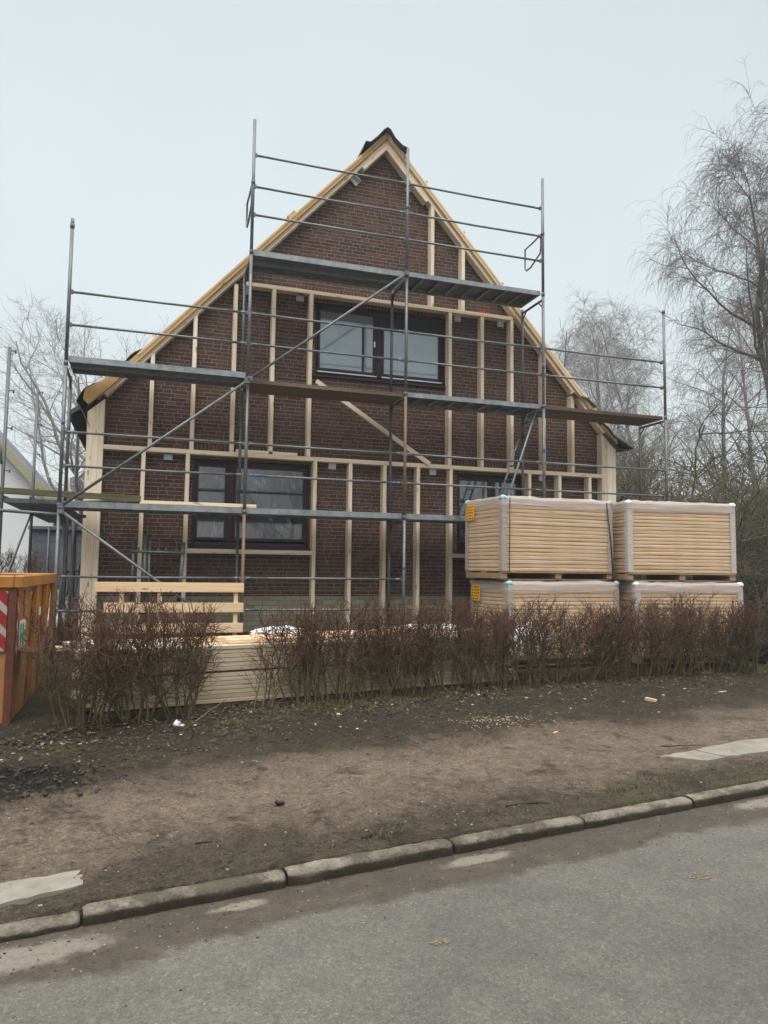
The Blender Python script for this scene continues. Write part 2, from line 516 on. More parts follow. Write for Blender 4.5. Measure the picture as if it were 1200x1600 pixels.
MAT['cap_white'] = plain('white foam', lin(226, 228, 228), .6, var=.05)
MAT['label'] = plain('orange paper label', lin(230, 166, 44), .6, var=.06)
MAT['print'] = plain('dark label print', lin(60, 46, 24), .6)
MAT['pallet'] = wood('rough pallet wood', lin(122, 98, 72), lin(160, 134, 102), knots=False)
MAT['skip'] = skip_mat()
MAT['skip_rust'] = plain('rusted steel of the skip', lin(92, 52, 38), .8, var=.4, scale=12)
MAT['sign_white'] = plain('dirty white sign enamel', lin(200, 202, 194), .45, var=.1)
MAT['sign_green'] = plain('green sign letter', lin(20, 120, 88), .5, var=.1)
MAT['stripe'] = stripe_mat()
MAT['mist_bark'] = bark_mat('far birch bark paled for haze', lin(124, 119, 116), lin(158, 153, 150))  # pale tone stands in for haze in front of the distant birches
MAT['bark'] = bark_mat('dark branch bark', lin(70, 64, 56), lin(98, 90, 80))
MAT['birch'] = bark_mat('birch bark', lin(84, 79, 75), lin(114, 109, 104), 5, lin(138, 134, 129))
MAT['birch_twig'] = bark_mat('birch twig', lin(96, 88, 85), lin(124, 114, 110))
MAT['hazy_grey_bark'] = bark_mat('grey bark paled for haze', lin(142, 139, 135), lin(172, 169, 165))  # lightened so the colour carries the haze over the far left tree
MAT['olive_bark'] = bark_mat('algae green bark', lin(78, 73, 52), lin(116, 109, 80))
MAT['hedge_stem'] = bark_mat('hedge stem bark', lin(70, 63, 43), lin(108, 97, 68), 20)
MAT['hedge_twig'] = bark_mat('hedge twig bark', lin(66, 52, 38), lin(94, 75, 57), 20)
MAT['hedge_tip'] = bark_mat('reddish hedge shoot', lin(74, 45, 37), lin(100, 64, 52), 20)
MAT['leaf'] = plain('dead leaf', lin(76, 58, 44), .8, var=.35, scale=40, bump=0)
MAT['leaf_pale'] = plain('pale dead leaf', lin(112, 96, 74), .8, var=.3, scale=40, bump=0)
MAT['leaf_dark'] = plain('wet dead leaf', lin(58, 44, 36), .7, var=.3, scale=40, bump=0)
MAT['grass'] = plain('winter grass', lin(74, 80, 42), .7, var=.3, scale=30, bump=0)
MAT['grass_dry'] = plain('dry grass', lin(110, 100, 66), .8, var=.25, scale=30, bump=0)
MAT['evergreen'] = plain('evergreen leaf', lin(34, 48, 32), .6, var=.35, scale=20, bump=0)
MAT['render_white'] = plain('white house render', lin(214, 216, 216), .8, var=.04)
MAT['roof_edge'] = plain('mossy verge board', lin(150, 146, 116), .8, var=.2)
MAT['roof_grey'] = plain('grey roof slates', lin(112, 112, 116), .8, var=.15)
MAT['shed'] = plain('slate grey shed board', lin(88, 92, 100), .7, var=.1)
MAT['white_film'] = plain('crumpled white film', lin(222, 224, 226), .35, var=.06, scale=10, bump=.4)
MAT['red'] = plain('red plastic', lin(170, 52, 48), .5, var=.15)
MAT['mud'] = plain('wet black mud', lin(46, 40, 36), .6, var=.3, scale=18, bump=.5)
MAT['soil'] = plain('crumbly soil', lin(70, 60, 50), .9, var=.3, scale=30, bump=.4)
MAT['concrete'] = plain('pale concrete slab', lin(122, 117, 104), .85, var=.3, scale=7, bump=.5)
MAT['stone'] = plain('stone', lin(86, 82, 78), .8, var=.3)
MAT['chip'] = plain('wood chip', lin(176, 156, 124), .8, var=.15)
MAT['chip_stone'] = plain('pale grit', lin(128, 119, 106), .8, var=.2)
MAT['tarp'] = plain('black tarpaulin', lin(34, 36, 40), .4, var=.3, scale=5, bump=.4)
MAT['twig_dark'] = plain('dark fallen twig', lin(50, 42, 36), .8)


# ------------------------------------------------------------------ builders
class MB:
    def __init__(s):
        s.v, s.f, s.sm, s.mi = [], [], [], []

    def face(s, idx, smooth=False, mi=0):
        s.f.append(idx); s.sm.append(smooth); s.mi.append(mi)

    def box(s, lo, hi, mi=0, M=None):
        b = len(s.v)
        for z in (lo[2], hi[2]):
            for y in (lo[1], hi[1]):
                for x in (lo[0], hi[0]):
                    p = Vector((x, y, z))
                    s.v.append(M @ p if M else p)
        for q in ((0, 2, 3, 1), (4, 5, 7, 6), (0, 1, 5, 4), (2, 6, 7, 3), (0, 4, 6, 2), (1, 3, 7, 5)):
            s.face(tuple(b + i for i in q), False, mi)
        return s

    def prism(s, poly, y0, y1, mi=0, axis='y'):
        """polygon in x,z pushed from y0 to y1 (or polygon in x,y pushed in z)"""
        b = len(s.v); n = len(poly)
        ar = sum(poly[i][0] * poly[(i + 1) % n][1] - poly[(i + 1) % n][0] * poly[i][1] for i in range(n))
        if (ar < 0) == (axis == 'y'):
            poly = poly[::-1]
        for y in (y0, y1):
            for (px, pz) in poly:
                s.v.append(Vector((px, y, pz)) if axis == 'y' else Vector((px, pz, y)))
        if axis == 'y':
            s.face(tuple(b + i for i in range(n)), False, mi)
            s.face(tuple(b + n + i for i in reversed(range(n))), False, mi)
            for i in range(n):
                j = (i + 1) % n
                s.face((b + j, b + i, b + n + i, b + n + j), False, mi)
        else:
            s.face(tuple(b + i for i in range(n)), False, mi)
            s.face(tuple(b + n + i for i in reversed(range(n))), False, mi)
            for i in range(n):
                j = (i + 1) % n
                s.face((b + j, b + i, b + n + i, b + n + j), False, mi)
        return s

    def tube(s, pts, r, n=10, mi=0, caps=True, smooth=True):
        pts = [Vector(p) for p in pts]
        rr = r if isinstance(r, (list, tuple)) else [r] * len(pts)
        b = len(s.v)
        prev = None
        for i, p in enumerate(pts):
            t = (pts[min(i + 1, len(pts) - 1)] - pts[max(i - 1, 0)]).normalized()
            if prev is None:
                a = t.cross(Vector((0, 0, 1)) if abs(t.z) < .9 else Vector((1, 0, 0))).normalized()
            else:
                a = (prev - t * prev.dot(t)).normalized()
            prev = a
            c = t.cross(a)
            for k in range(n):
                g = 2 * math.pi * k / n
                s.v.append(p + (a * math.cos(g) + c * math.sin(g)) * rr[i])
        for i in range(len(pts) - 1):
            for k in range(n):
                k2 = (k + 1) % n
                s.face((b + i * n + k, b + i * n + k2, b + (i + 1) * n + k2, b + (i + 1) * n + k), smooth, mi)
        if caps:
            s.face(tuple(b + k for k in reversed(range(n))), False, mi)
            e0 = b + (len(pts) - 1) * n
            s.face(tuple(e0 + k for k in range(n)), False, mi)
        return s

    def blob(s, c, rad, seed=0, rough=.25, sub=2, mi=0, freq=2.0):
        bm = bmesh.new()
        bmesh.ops.create_icosphere(bm, subdivisions=sub, radius=1)
        b = len(s.v)
        for v in bm.verts:
            k = 1 + rough * noise.fractal(v.co * freq + Vector((seed * 7.3, seed * 1.7, 0)), 1., 2., 4)
            s.v.append(Vector((c[0] + v.co.x * rad[0] * k, c[1] + v.co.y * rad[1] * k, c[2] + v.co.z * rad[2] * k)))
        for f in bm.faces:
            s.face(tuple(b + v.index for v in f.verts), True, mi)
        bm.free()
        return s

    def sheet(s, prof, y0, y1, t=.008, ny=6, wav=.02, mi=0, seed=0):
        """a bent sheet: profile polyline in x,z swept along y with a little waviness"""
        b = len(s.v); n = len(prof)
        for side in (0, 1):
            for j in range(ny + 1):
                y = y0 + (y1 - y0) * j / ny
                for i, (px, pz) in enumerate(prof):
                    w = wav * noise.noise(Vector((px * 5, y * 5, seed)))
                    s.v.append(Vector((px + w * .4, y + wav * .6 * noise.noise(Vector((px * 6, seed, 3))), pz + w - t * side)))
        m = n * (ny + 1)
        for j in range(ny):
            for i in range(n - 1):
                q = (b + j * n + i, b + j * n + i + 1, b + (j + 1) * n + i + 1, b + (j + 1) * n + i)
                s.face(q, True, mi)
                s.face(tuple(m + k for k in reversed(q)), True, mi)
        for i in range(n - 1):
            s.face((b + i + 1, b + i, b + m + i, b + m + i + 1), False, mi)
            q = b + ny * n
            s.face((q + i, q + i + 1, q + m + i + 1, q + m + i), False, mi)
        for j in range(ny):
            s.face((b + j * n, b + (j + 1) * n, b + m + (j + 1) * n, b + m + j * n), False, mi)
            q = b + n - 1
            s.face((q + (j + 1) * n, q + j * n, q + m + j * n, q + m + (j + 1) * n), False, mi)
        return s

    def mesh(s, name, mats, off=None):
        me = bpy.data.meshes.new(name)
        vs = [(v - off) if off is not None else v for v in s.v]
        me.from_pydata([tuple(v) for v in vs], [], s.f)
        me.polygons.foreach_set('use_smooth', s.sm)
        for m in (mats if isinstance(mats, (list, tuple)) else [mats]):
            me.materials.append(MAT[m])
        me.polygons.foreach_set('material_index', s.mi)
        me.update()
        return me


def obj(name, mb, mats, parent=None, bevel=0, label=None, local=False):
    """link a builder's mesh as ONE object; its coordinates are world ones unless local"""
    off = None
    if parent is not None and not local:
        off = Vector((0, 0, 0)); q = parent
        while q is not None:
            off = off + Vector(q.location); q = q.parent
    me = mb.mesh(name, mats, off)
    o = bpy.data.objects.new(name, me)
    COL.objects.link(o)
    o.parent = parent
    if bevel:
        b = o.modifiers.new('bevel', 'BEVEL'); b.width = bevel; b.segments = 1; b.limit_method = 'ANGLE'
    if label:
        o['label'] = label
    return o


def tag(o, label=None, cat=None, group=None, kind=None):
    for k, v in (('label', label), ('category', cat), ('group', group), ('kind', kind)):
        if v:
            o[k] = v
    return o


def thing(name, loc, label, cat, group=None, rz=0.):
    o = bpy.data.objects.new(name, None)
    COL.objects.link(o)
    o.location = loc; o.rotation_euler = (0, 0, rz)
    o.empty_display_size = .2
    return tag(o, label, cat, group)


def timber(name, parent, a, b, w, d, mat='spruce', nrm=(0, -1, 0), ca=(0, 0), cb=(0, 0), bevel=.003, label=None):
    """squared timber whose FRONT face runs a to b; ca, cb shift the two corners of each end along its length"""
    a, b = Vector(a), Vector(b)
    z = (b - a).normalized(); L = (b - a).length
    y = -Vector(nrm); y = (y - z * y.dot(z)).normalized()
    x = y.cross(z)
    mb = MB()
    h = L / 2
    bt = len(mb.v)
    for (zz, cut) in ((-h, ca), (h, cb)):
        for yy in (0, d):
            for i, xx in enumerate((-w / 2, w / 2)):
                mb.v.append(Vector((xx, yy, zz + cut[i])))
    for q in ((0, 2, 3, 1), (4, 5, 7, 6), (0, 1, 5, 4), (2, 6, 7, 3), (0, 4, 6, 2), (1, 3, 7, 5)):
        mb.face(q)
    o = obj(name, mb, mat, parent, bevel, label, local=True)
    R = Matrix((x, y, z)).transposed()
    o.rotation_euler = R.to_euler()
    o.location = (a + b) / 2 - (Vector(parent.location) if parent is not None else Vector((0, 0, 0)))
    return o


class Twigs:
    """many tapering polylines as one mesh, built with numpy"""
    def __init__(s):
        s.g = {}

    def add(s, pts, rad, n=3, mi=0):
        s.g.setdefault((len(pts), n, mi), []).append((np.array(pts, float), np.array(rad, float)))

    def mesh(s, name, mats):
        V, F, MI = [], [], []
        base = 0
        for (k, n, mi), items in s.g.items():
            P = np.stack([i[0] for i in items]); Rr = np.stack([i[1] for i in items])
            T = np.empty_like(P)
            T[:, 1:-1] = P[:, 2:] - P[:, :-2]; T[:, 0] = P[:, 1] - P[:, 0]; T[:, -1] = P[:, -1] - P[:, -2]
            T /= np.linalg.norm(T, axis=2, keepdims=True) + 1e-9
            ref = np.where((np.abs(T[:, :1, 2:3]) < .9), np.array([0, 0, 1.]), np.array([1., 0, 0]))
            A = np.cross(T, np.broadcast_to(ref, T.shape)); A /= np.linalg.norm(A, axis=2, keepdims=True) + 1e-9
            B = np.cross(T, A)
            ang = 2 * np.pi * np.arange(n) / n
            ring = P[:, :, None] + (A[:, :, None] * np.cos(ang)[:, None] + B[:, :, None] * np.sin(ang)[:, None]) * Rr[:, :, None, None]
            m = len(items)
            V.append(ring.reshape(-1, 3))
            idx = base + np.arange(m * k * n).reshape(m, k, n)
            q = np.stack([idx[:, :-1], np.roll(idx, -1, 2)[:, :-1], np.roll(idx, -1, 2)[:, 1:], idx[:, 1:]], -1).reshape(-1, 4)
            F.append(q); MI.append(np.full(len(q), mi))
            base += m * k * n
        V = np.concatenate(V); F = np.concatenate(F); MI = np.concatenate(MI)
        me = bpy.data.meshes.new(name)
        me.vertices.add(len(V)); me.vertices.foreach_set('co', V.ravel())
        me.loops.add(F.size); me.loops.foreach_set('vertex_index', F.ravel().astype(np.int32))
        me.polygons.add(len(F))
        me.polygons.foreach_set('loop_start', np.arange(0, F.size, 4, dtype=np.int32))
        me.polygons.foreach_set('material_index', MI.astype(np.int32))
        me.polygons.foreach_set('use_smooth', np.ones(len(F), bool))
        for x in mats:
            me.materials.append(MAT[x])
        me.update(calc_edges=True)
        me.validate()
        return me


def link_mesh(name, me, parent=None, loc=(0, 0, 0), rz=0., sc=1.):
    o = bpy.data.objects.new(name, me)
    COL.objects.link(o)
    o.parent = parent
    o.location = loc; o.rotation_euler = (0, 0, rz); o.scale = (sc,) * 3 if not isinstance(sc, tuple) else sc
    return o


def walk(rg, p, d, L, k, wander, trop=0., droop=0.):
    """polyline of k points: wandering, pulled up (trop) or down (droop, growing along the way)"""
    pts = [np.array(p, float)]
    d = np.array(d, float); d /= np.linalg.norm(d)
    st = L / (k - 1)
    for i in range(k - 1):
        d = d + rg.normal(0, wander, 3) + np.array([0, 0, trop - droop * (i / k)])
        d /= np.linalg.norm(d)
        pts.append(pts[-1] + d * st)
    return np.array(pts)


def side_dir(rg, t, ang):
    a = rg.normal(0, 1, 3); a -= t * a.dot(t); a /= np.linalg.norm(a) + 1e-9
    return t * math.cos(ang) + a * math.sin(ang)


def at(pts, f):
    k = len(pts) - 1
    i = min(int(f * k), k - 1); g = f * k - i
    return pts[i] * (1 - g) + pts[i + 1] * g, (pts[i + 1] - pts[i]) / (np.linalg.norm(pts[i + 1] - pts[i]) + 1e-9)


# ------------------------------------------------------------------ setting: ground, road, kerb
def kerb_y(x):
    return -7.31 + .15 * x


def zg(x, y):
    """smooth ground height of the verge and garden"""
    t = max(0., y - kerb_y(x))
    return .074 + min(.021 * t, .30) - .03 * min(1, max(0, (.95 - x) / .25)) * max(0, 1 - t / .9)


def zrough(x, y):
    t = y - kerb_y(x)
    n = noise.fractal(Vector((x * 1.3, y * 1.3, 0)), 1., 2., 5) * .016
    rough = min(1, max(.22, (t - 1.3) / .8)) if t > .6 else .8
    n += noise.fractal(Vector((x * 7, y * 7, 5)), .9, 2., 4) * .013 * rough
    n += max(0, noise.fractal(Vector((x * 15, y * 15, 2)), .8, 2., 3)) * .020 * rough
    for (tc_, wd, dp) in ((2.35 + .12 * math.sin(x * .9), .13, .030), (3.05 + .1 * math.sin(x * .7 + 1), .12, .024), (1.75 + .08 * math.sin(x * 1.3), .10, .008)):
        u_r = (t - tc_) / wd
        if abs(u_r) < 2.2:
            n += dp * (-math.exp(-u_r * u_r) + .75 * math.exp(-(abs(u_r) - 1.35) ** 2 * 4)) * (.7 + .5 * math.sin(x * 46 + 9 * noise.noise(Vector((x, t, 4)))) * .5 + .6 * noise.noise(Vector((x * 3, t * 3, 8))))
    if -.6 < x < 1.3 and -6.0 < y < -4.4:                     # churned wet mud by the drive
        w = max(0, 1 - ((x - .35) / .8) ** 2) * max(0, 1 - ((y + 5.25) / .7) ** 2)
        n += w * (.01 + .085 * abs(noise.fractal(Vector((x * 4 + y * 2, y * 9, 9)), .8, 2., 4)))
    k = min(1., max(0., (t - .05) / .2))
    e_ = (.017 * noise.fractal(Vector((x * 3.5, y * 3.5, 31)), 1., 2., 4) + .001) * max(0, 1 - t / .3)
    return zg(x, y) + n * k + e_


def lines(a, b, n0, fine_a, fine_b, step):
    out = list(np.linspace(a, fine_a, n0))[:-1] + list(np.arange(fine_a, fine_b, step)) + list(np.linspace(fine_b, b, n0))
    return out


xs = lines(-60, 90, 14, -1.6, 8.4, .034)
ts = [.085] + list(np.arange(.11, 4.4, .034)) + list(np.linspace(4.5, 12, 12)) + list(np.linspace(14, 120, 14))
ts = [.06] + ts
g = MB()
for t in ts:
    for x in xs:
        y = kerb_y(x) + t
        g.v.append(Vector((x, y, -.03 if t < .08 else (zrough(x, y) if -3 < x < 12 and t < 9 else zg(x, y)))))
nx = len(xs)
for j in range(len(ts) - 1):
    for i in range(nx - 1):
        g.face((j * nx + i, j * nx + i + 1, (j + 1) * nx + i + 1, (j + 1) * nx + i), True)
tag(obj('ground', g, 'ground'), kind='structure')
rd = MB()
rd.v += [Vector((-80, kerb_y(-80) + .02, 0)), Vector((100, kerb_y(100) + .02, 0)), Vector((100, kerb_y(100) - 7.2, 0)), Vector((-80, kerb_y(-80) - 7.2, 0))]
rd.face((3, 2, 1, 0))
tag(obj('road', rd, 'road'), kind='structure')
un = MB()
un.v += [Vector((-300, -300, -.05)), Vector((300, -300, -.05)), Vector((300, 300, -.05)), Vector((-300, 300, -.05))]
un.face((0, 1, 2, 3))
tag(obj('terrain', un, 'ground'), kind='structure')

KERB_ENDS = [-2.05, -1.05, -.06, .92, 1.87, 2.85, 3.8, 4.75, 5.72, 6.72, 7.72]
KLAB = {.92: 'dropped kerb stone half sunk in dirt at the left end', 1.87: 'pale kerb stone just right of the dropped one',
        2.85: 'long pale kerb stone ending at the deep dark joint', 3.8: 'rounded kerb stone right of the deep dark joint',
        4.75: 'dark worn kerb stone with soil banked behind it', 5.72: 'kerb stone at the right edge below the concrete cover'}
ka = math.atan(.15)


def kerb_piece(mb, x0, x1, h, rg):
    prof = [(0, -.2), (0, h - .045), (.002, h - .024), (.012, h - .007), (.03, h), (.07, h + .001), (.112, h), (.118, h - .02), (.118, -.2)]
    n = max(2, int((x1 - x0) / (.025 if x1 - x0 < 2 else .3)))
    b = len(mb.v)
    for i in range(n + 1):
        x = x0 + (x1 - x0) * i / n
        endr = .006 if i in (0, n) else 0
        for (d, z) in prof:
            w = .006 * noise.fractal(Vector((x * 9, d * 40, z * 20 + h)), 1., 2., 3) - .012 * max(0, noise.fractal(Vector((x * 16, d * 30, z * 30 + h)), .8, 2., 3) - .12) * (1 if z > 0 else 0)
            mb.v.append(Vector((x - d * math.sin(ka), kerb_y(x) + d * math.cos(ka) + w + endr, z + w * .8 - endr)))
    m = len(prof)
    for i in range(n):
        for j in range(m - 1):
            mb.face((b + i * m + j + 1, b + i * m + j, b + (i + 1) * m + j, b + (i + 1) * m + j + 1), True)
    mb.face(tuple(b + j for j in range(m)))
    mb.face(tuple(b + n * m + j for j in reversed(range(m))))


for i in range(len(KERB_ENDS) - 1):
    mb = MB()
    x0, x1 = KERB_ENDS[i] + .006, KERB_ENDS[i + 1] - .006
    h = .070 + rng.uniform(-.008, .006)
    if x1 < 1:
        h = .044
    kerb_piece(mb, x0, x1, h, rng)
    key = KERB_ENDS[i + 1]
    if key in KLAB:
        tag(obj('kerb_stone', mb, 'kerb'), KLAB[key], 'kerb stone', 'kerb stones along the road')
    else:
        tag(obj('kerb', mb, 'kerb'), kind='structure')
mb = MB(); kerb_piece(mb, -60, KERB_ENDS[0], .07, rng); kerb_piece(mb, KERB_ENDS[-1], 60, .085, rng)
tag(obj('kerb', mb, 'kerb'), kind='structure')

# concrete covers and slabs let into the verge
def slab(name, pts, z, label, cat, rg):
    mb = MB()
    n = len(pts); out = []
    for i in range(n):
        a, b = Vector(pts[i]), Vector(pts[(i + 1) % n])
        m_ = max(2, int((b - a).length / .06))
        for k in range(m_):
            p = a.lerp(b, k / m_)
            out.append((p.x + rg.uniform(-.012, .012), p.y + rg.uniform(-.012, .012)))
    mb.prism(out, z - .08, z, axis='z')
    return tag(obj(name, mb, 'concrete'), label, cat)


slab('concrete_slab', [(5.20, -5.70), (5.62, -5.60), (5.70, -5.86), (5.48, -5.92)], .104, 'pale concrete slab in the path, left half of the pair', 'concrete slab', rng)
slab('concrete_slab', [(5.635, -5.595), (6.30, -5.44), (6.62, -5.42), (6.5, -5.78), (5.715, -5.865)], .107, 'larger pale concrete slab in the path at the right edge', 'concrete slab', rng)
slab('concrete_slab', [(-.6, -6.95), (.52, -6.78), (.87, -6.73), (.91, -6.90), (.55, -7.02), (-.6, -7.18)], .080, 'sand covered concrete slab beside the dropped kerb', 'concrete slab', rng)

# ------------------------------------------------------------------ the house
HX, HY = 4.92, 1.06
SF = .90                                                   # front plane of the timber studs
house = thing('brick_house', (HX, HY, .28), 'dark brick house with steep gable being clad in pale timber framing', 'house')
AP, SL = 9.05, 1.10                                        # rake line: z = AP - SL*|x-HX|


def rake(x, dz=0.):
    return AP + dz - SL * abs(x - HX)


HOLES = {'up': (3.745, 6.135, 4.86, 6.12), 'low': (1.815, 3.70, 1.93, 3.32), 'right': (6.37, 7.70, 1.93, 3.32)}
wall = MB()
outer = [(.36, .55), (9.46, .55), (9.46, rake(9.46, .12)), (HX, AP + .12), (.36, rake(.36, .12))]
loops = [[Vector((x, z, 0)) for x, z in outer]]
for (x0, x1, z0, z1) in HOLES.values():
    loops.append([Vector((x0, z0, 0)), Vector((x0, z1, 0)), Vector((x1, z1, 0)), Vector((x1, z0, 0))])
flat = [v for lp in loops for v in lp]
for t in geometry.tessellate_polygon(loops):
    p = [flat[i] for i in t]
    if (p[1] - p[0]).cross(p[2] - p[0]).z < 0:
        t = t[::-1]
    b = len(wall.v)
    wall.v += [Vector((flat[i].x, HY, flat[i].y)) for i in t]
    wall.face((b, b + 1, b + 2))
for (x0, x1, z0, z1) in HOLES.values():                    # brick reveals
    b = len(wall.v)
    c = [(x0, z0), (x0, z1), (x1, z1), (x1, z0)]
    for y in (HY, HY + .2):
        wall.v += [Vector((x, y, z)) for x, z in c]
    for i in range(4):
        j = (i + 1) % 4
        wall.face((b + i, b + j, b + 4 + j, b + 4 + i))
b = len(wall.v)
for y in (HY, 12.0):
    wall.v += [Vector((x, y, z)) for x, z in outer]
for i in (1, 4):
    j = (i + 1) % 5
    wall.face((b + i, b + 5 + i, b + 5 + j, b + j))
wall.face((b + 5, b + 9, b + 8, b + 7, b + 6))
obj('wall', wall, 'brick', house)
pl = MB(); pl.box((.34, HY - .012, .52), (9.48, 12.02, 1.145)); obj('plinth', pl, 'plinth', house)
pl = MB(); pl.box((.33, HY - .02, .1), (9.49, 12.03, .575)); obj('base_course', pl, 'matte', house)  # dark band below the plinth


def window(hole, panes, gl, blind=False):
    x0, x1, z0, z1 = hole
    yf = HY + .10
    fr = MB()
    fw = .055
    fr.box((x0 + .004, yf, z0 + .004), (x0 + fw, yf + .07, z1 - .004)); fr.box((x1 - fw, yf, z0 + .004), (x1 - .004, yf + .07, z1 - .004))
    fr.box((x0 + fw, yf, z0 + .004), (x1 - fw, yf + .07, z0 + fw + .02)); fr.box((x0 + fw, yf, z1 - fw), (x1 - fw, yf + .07, z1 - .004))
    w = thing_part('window', house, fr, 'frame')
    for k, (a, b_, lo, hi) in enumerate(panes):
        sash = MB(); s = .045; q = yf - .018
        sash.box((a - s, q, lo - s), (a, q + .06, hi + s)); sash.box((b_, q, lo - s), (b_ + s, q + .06, hi + s))
        sash.box((a, q, lo - s), (b_, q + .06, lo)); sash.box((a, q, hi), (b_, q + .06, hi + s))
        obj('sash', sash, 'frame', w, .004)
        p = MB(); p.box((a - .005, q + .022, lo - .005), (b_ + .005, q + .034, hi + .005))
        obj('pane', p, gl, w)
    if len(panes) > 1:
        a, b_ = panes[0][1] + .045, panes[1][0] - .045
        mu = MB(); mu.box((a + .002, yf - .006, z0 + fw + .02), (b_ - .002, yf + .066, z1 - fw)); obj('mullion', mu, 'frame', w, .004)
    sl = MB(); sl.box((x0 - .03, HY - .045, z0 - .035), (x1 + .03, HY + .16, z0 - .001)); obj('sill', sl, 'frame' if blind else 'matte', w, .004)
    if blind:
        for (a, b_, lo, hi) in panes:
            wb_ = MB(); wb_.box((a - .05, yf - .045, lo - .085), (b_ + .06, yf - .024, lo - .062)); obj('weather_bar', wb_, 'alu', w)
        (a, b_, lo, hi) = panes[0]
        h_ = MB(); h_.box((b_ + .005, yf - .035, (lo + hi) / 2 - .05), (b_ + .035, yf - .019, (lo + hi) / 2 + .05)); obj('lock', h_, 'alu', w)
        lc = MB()                                             # scalloped lace along the head of the left pane
        n = 22
        for i in range(n):
            xa, xb = a + (b_ - a) * i / n, a + (b_ - a) * (i + 1) / n
            lc.prism([(xa, hi - .002), (xb, hi - .002), (xb, hi - .13), ((xa + xb) / 2, hi - .155), (xa, hi - .13)], yf - .0015, yf + .001)
        obj('lace_blind', lc, 'roof_grey', w)
        (a, b_, lo, hi) = panes[1]
        bb = MB(); bb.box((a, yf - .0015, hi - .22), (b_, yf + .001, hi)); obj('shutter_box', bb, 'black', w)
        bar = MB(); bar.box((4.60, yf - .0012, 5.02), (4.64, yf + .0015, 5.85)); obj('pane_bar', bar, 'black', w)  # dark bar put in for the scaffold's reflection in the left pane
    else:
        (a, b_, lo, hi) = panes[-1]
        for (a, b_, lo, hi) in panes:
            bar = MB(); bar.box((a, yf - .0015, lo + .70 * (hi - lo) - .06), (b_, yf + .002, lo + .70 * (hi - lo) - .035)); obj('pane_bar', bar, 'black', w)
    return w


def thing_part(name, parent, mb, mat, label=None):
    return obj(name, mb, mat, parent, .004, label)


window(HOLES['up'], [(3.85, 4.80, 5.02, 6.02), (5.00, 6.03, 5.02, 6.02)], 'curtain_glass', True)
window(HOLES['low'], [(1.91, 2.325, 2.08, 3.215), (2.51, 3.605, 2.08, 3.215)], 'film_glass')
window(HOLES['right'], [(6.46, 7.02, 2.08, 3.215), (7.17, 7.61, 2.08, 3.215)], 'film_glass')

SW, SD = .062, .158                                        # stud width and depth
PB, PT = 3.368, 3.436                                      # mid rail
UB, UT = 6.186, 6.25                                       # upper rail
for x in (1.06, 1.72, 3.755, 4.36, 4.965, 5.575, 6.187, 7.741, 8.366, 9.011):
    timber('stud', house, (x, SF, .6), (x, SF, PB - .001), SW, SD)
timber('mid_rail', house, (.476, SF - .003, (PB + PT) / 2), (4.95, SF - .003, (PB + PT) / 2), PT - PB, SD)
timber('mid_rail', house, (4.953, SF - .003, (PB + PT) / 2), (9.384, SF - .003, (PB + PT) / 2), PT - PB, SD)
timber('sill_rail', house, (1.752, SF, 1.853), (3.723, SF, 1.853), .07, SD)
timber('sill_rail', house, (6.219, SF, 1.853), (7.709, SF, 1.853), .07, SD)


def stud_to_rake(x, z0):
    s = SL * SW / 2 * (1 if x < HX else -1)
    z = rake(x) - .002
    timber('stud', house, (x, SF, z0), (x, SF, z), SW, SD, cb=(-s, s))


for x in (1.144, 1.77, 8.044, 8.653):
    stud_to_rake(x, PT + .001)
for x in (2.39, 3.01, 3.635, 6.16, 6.788, 7.383):
    timber('stud', house, (x, SF, PT + .001), (x, SF, UB - .001), SW, SD)
for x in (5.808, 6.406):
    stud_to_rake(x, UT + .001)
timber('upper_rail', house, (2.50, SF - .003, (UB + UT) / 2), (7.40, SF - .003, (UB + UT) / 2), UT - UB, SD)
# rakes (their front face centre line sits half a width above the inner line)
hw = .03 * math.sqrt(1 + SL * SL)
cut = .06 * SL / 2
for sgn in (-1, 1):
    xe = HX + sgn * 4.445
    a = Vector((xe, SF - .002, rake(xe) + hw)); b = Vector((HX, SF - .002, AP + hw))
    c = cut if sgn < 0 else -cut
    timber('rake_timber', house, a, b, .06, SD, ca=(-c * .0, c * .0), cb=(c, -c))
    L2 = .62 if sgn < 0 else 1.15
    d = Vector((sgn, 0, -SL)).normalized()
    a2 = Vector((HX, SF - .006, AP - hw)) + d * L2; b2 = Vector((HX, SF - .006, AP - hw))
    timber('rake_doubling', house, a2, b2, .058, SD, cb=(c, -c))
# corner posts
zl = lambda x: 4.135 + .9 * (x - .475)
zr = lambda x: 4.135 - .9 * (x - 9.36)
timber('corner_post', house, (.319, SF, .45), (.319, SF, zl(.319)), .166, SD, cb=(-.075, .075))
timber('corner_post', house, (.4395, SF, .45), (.4395, SF, zl(.4395)), .071, SD, cb=(-.032, .032))
timber('corner_post', house, (9.485, SF, .45), (9.485, SF, zr(9.485)), .196, SD, cb=(.088, -.088))
timber('corner_post', house, (9.329, SF, .45), (9.329, SF, zr(9.329)), .11, SD, cb=(.05, -.05))
# barge boards over the rakes, sheathing behind
bl = [(.245, 4.02), (.475, 4.245), (HX - .003, AP + .091), (HX - .003, AP + .225), (.80, rake(.80, .225)), (.42, 4.405), (.19, 4.25), (.17, 4.10)]
br = [(9.60, 4.02), (9.365, 4.245), (HX + .003, AP + .091), (HX + .003, AP + .225), (9.04, rake(9.04, .225)), (9.40, 4.365), (9.56, 4.14)]


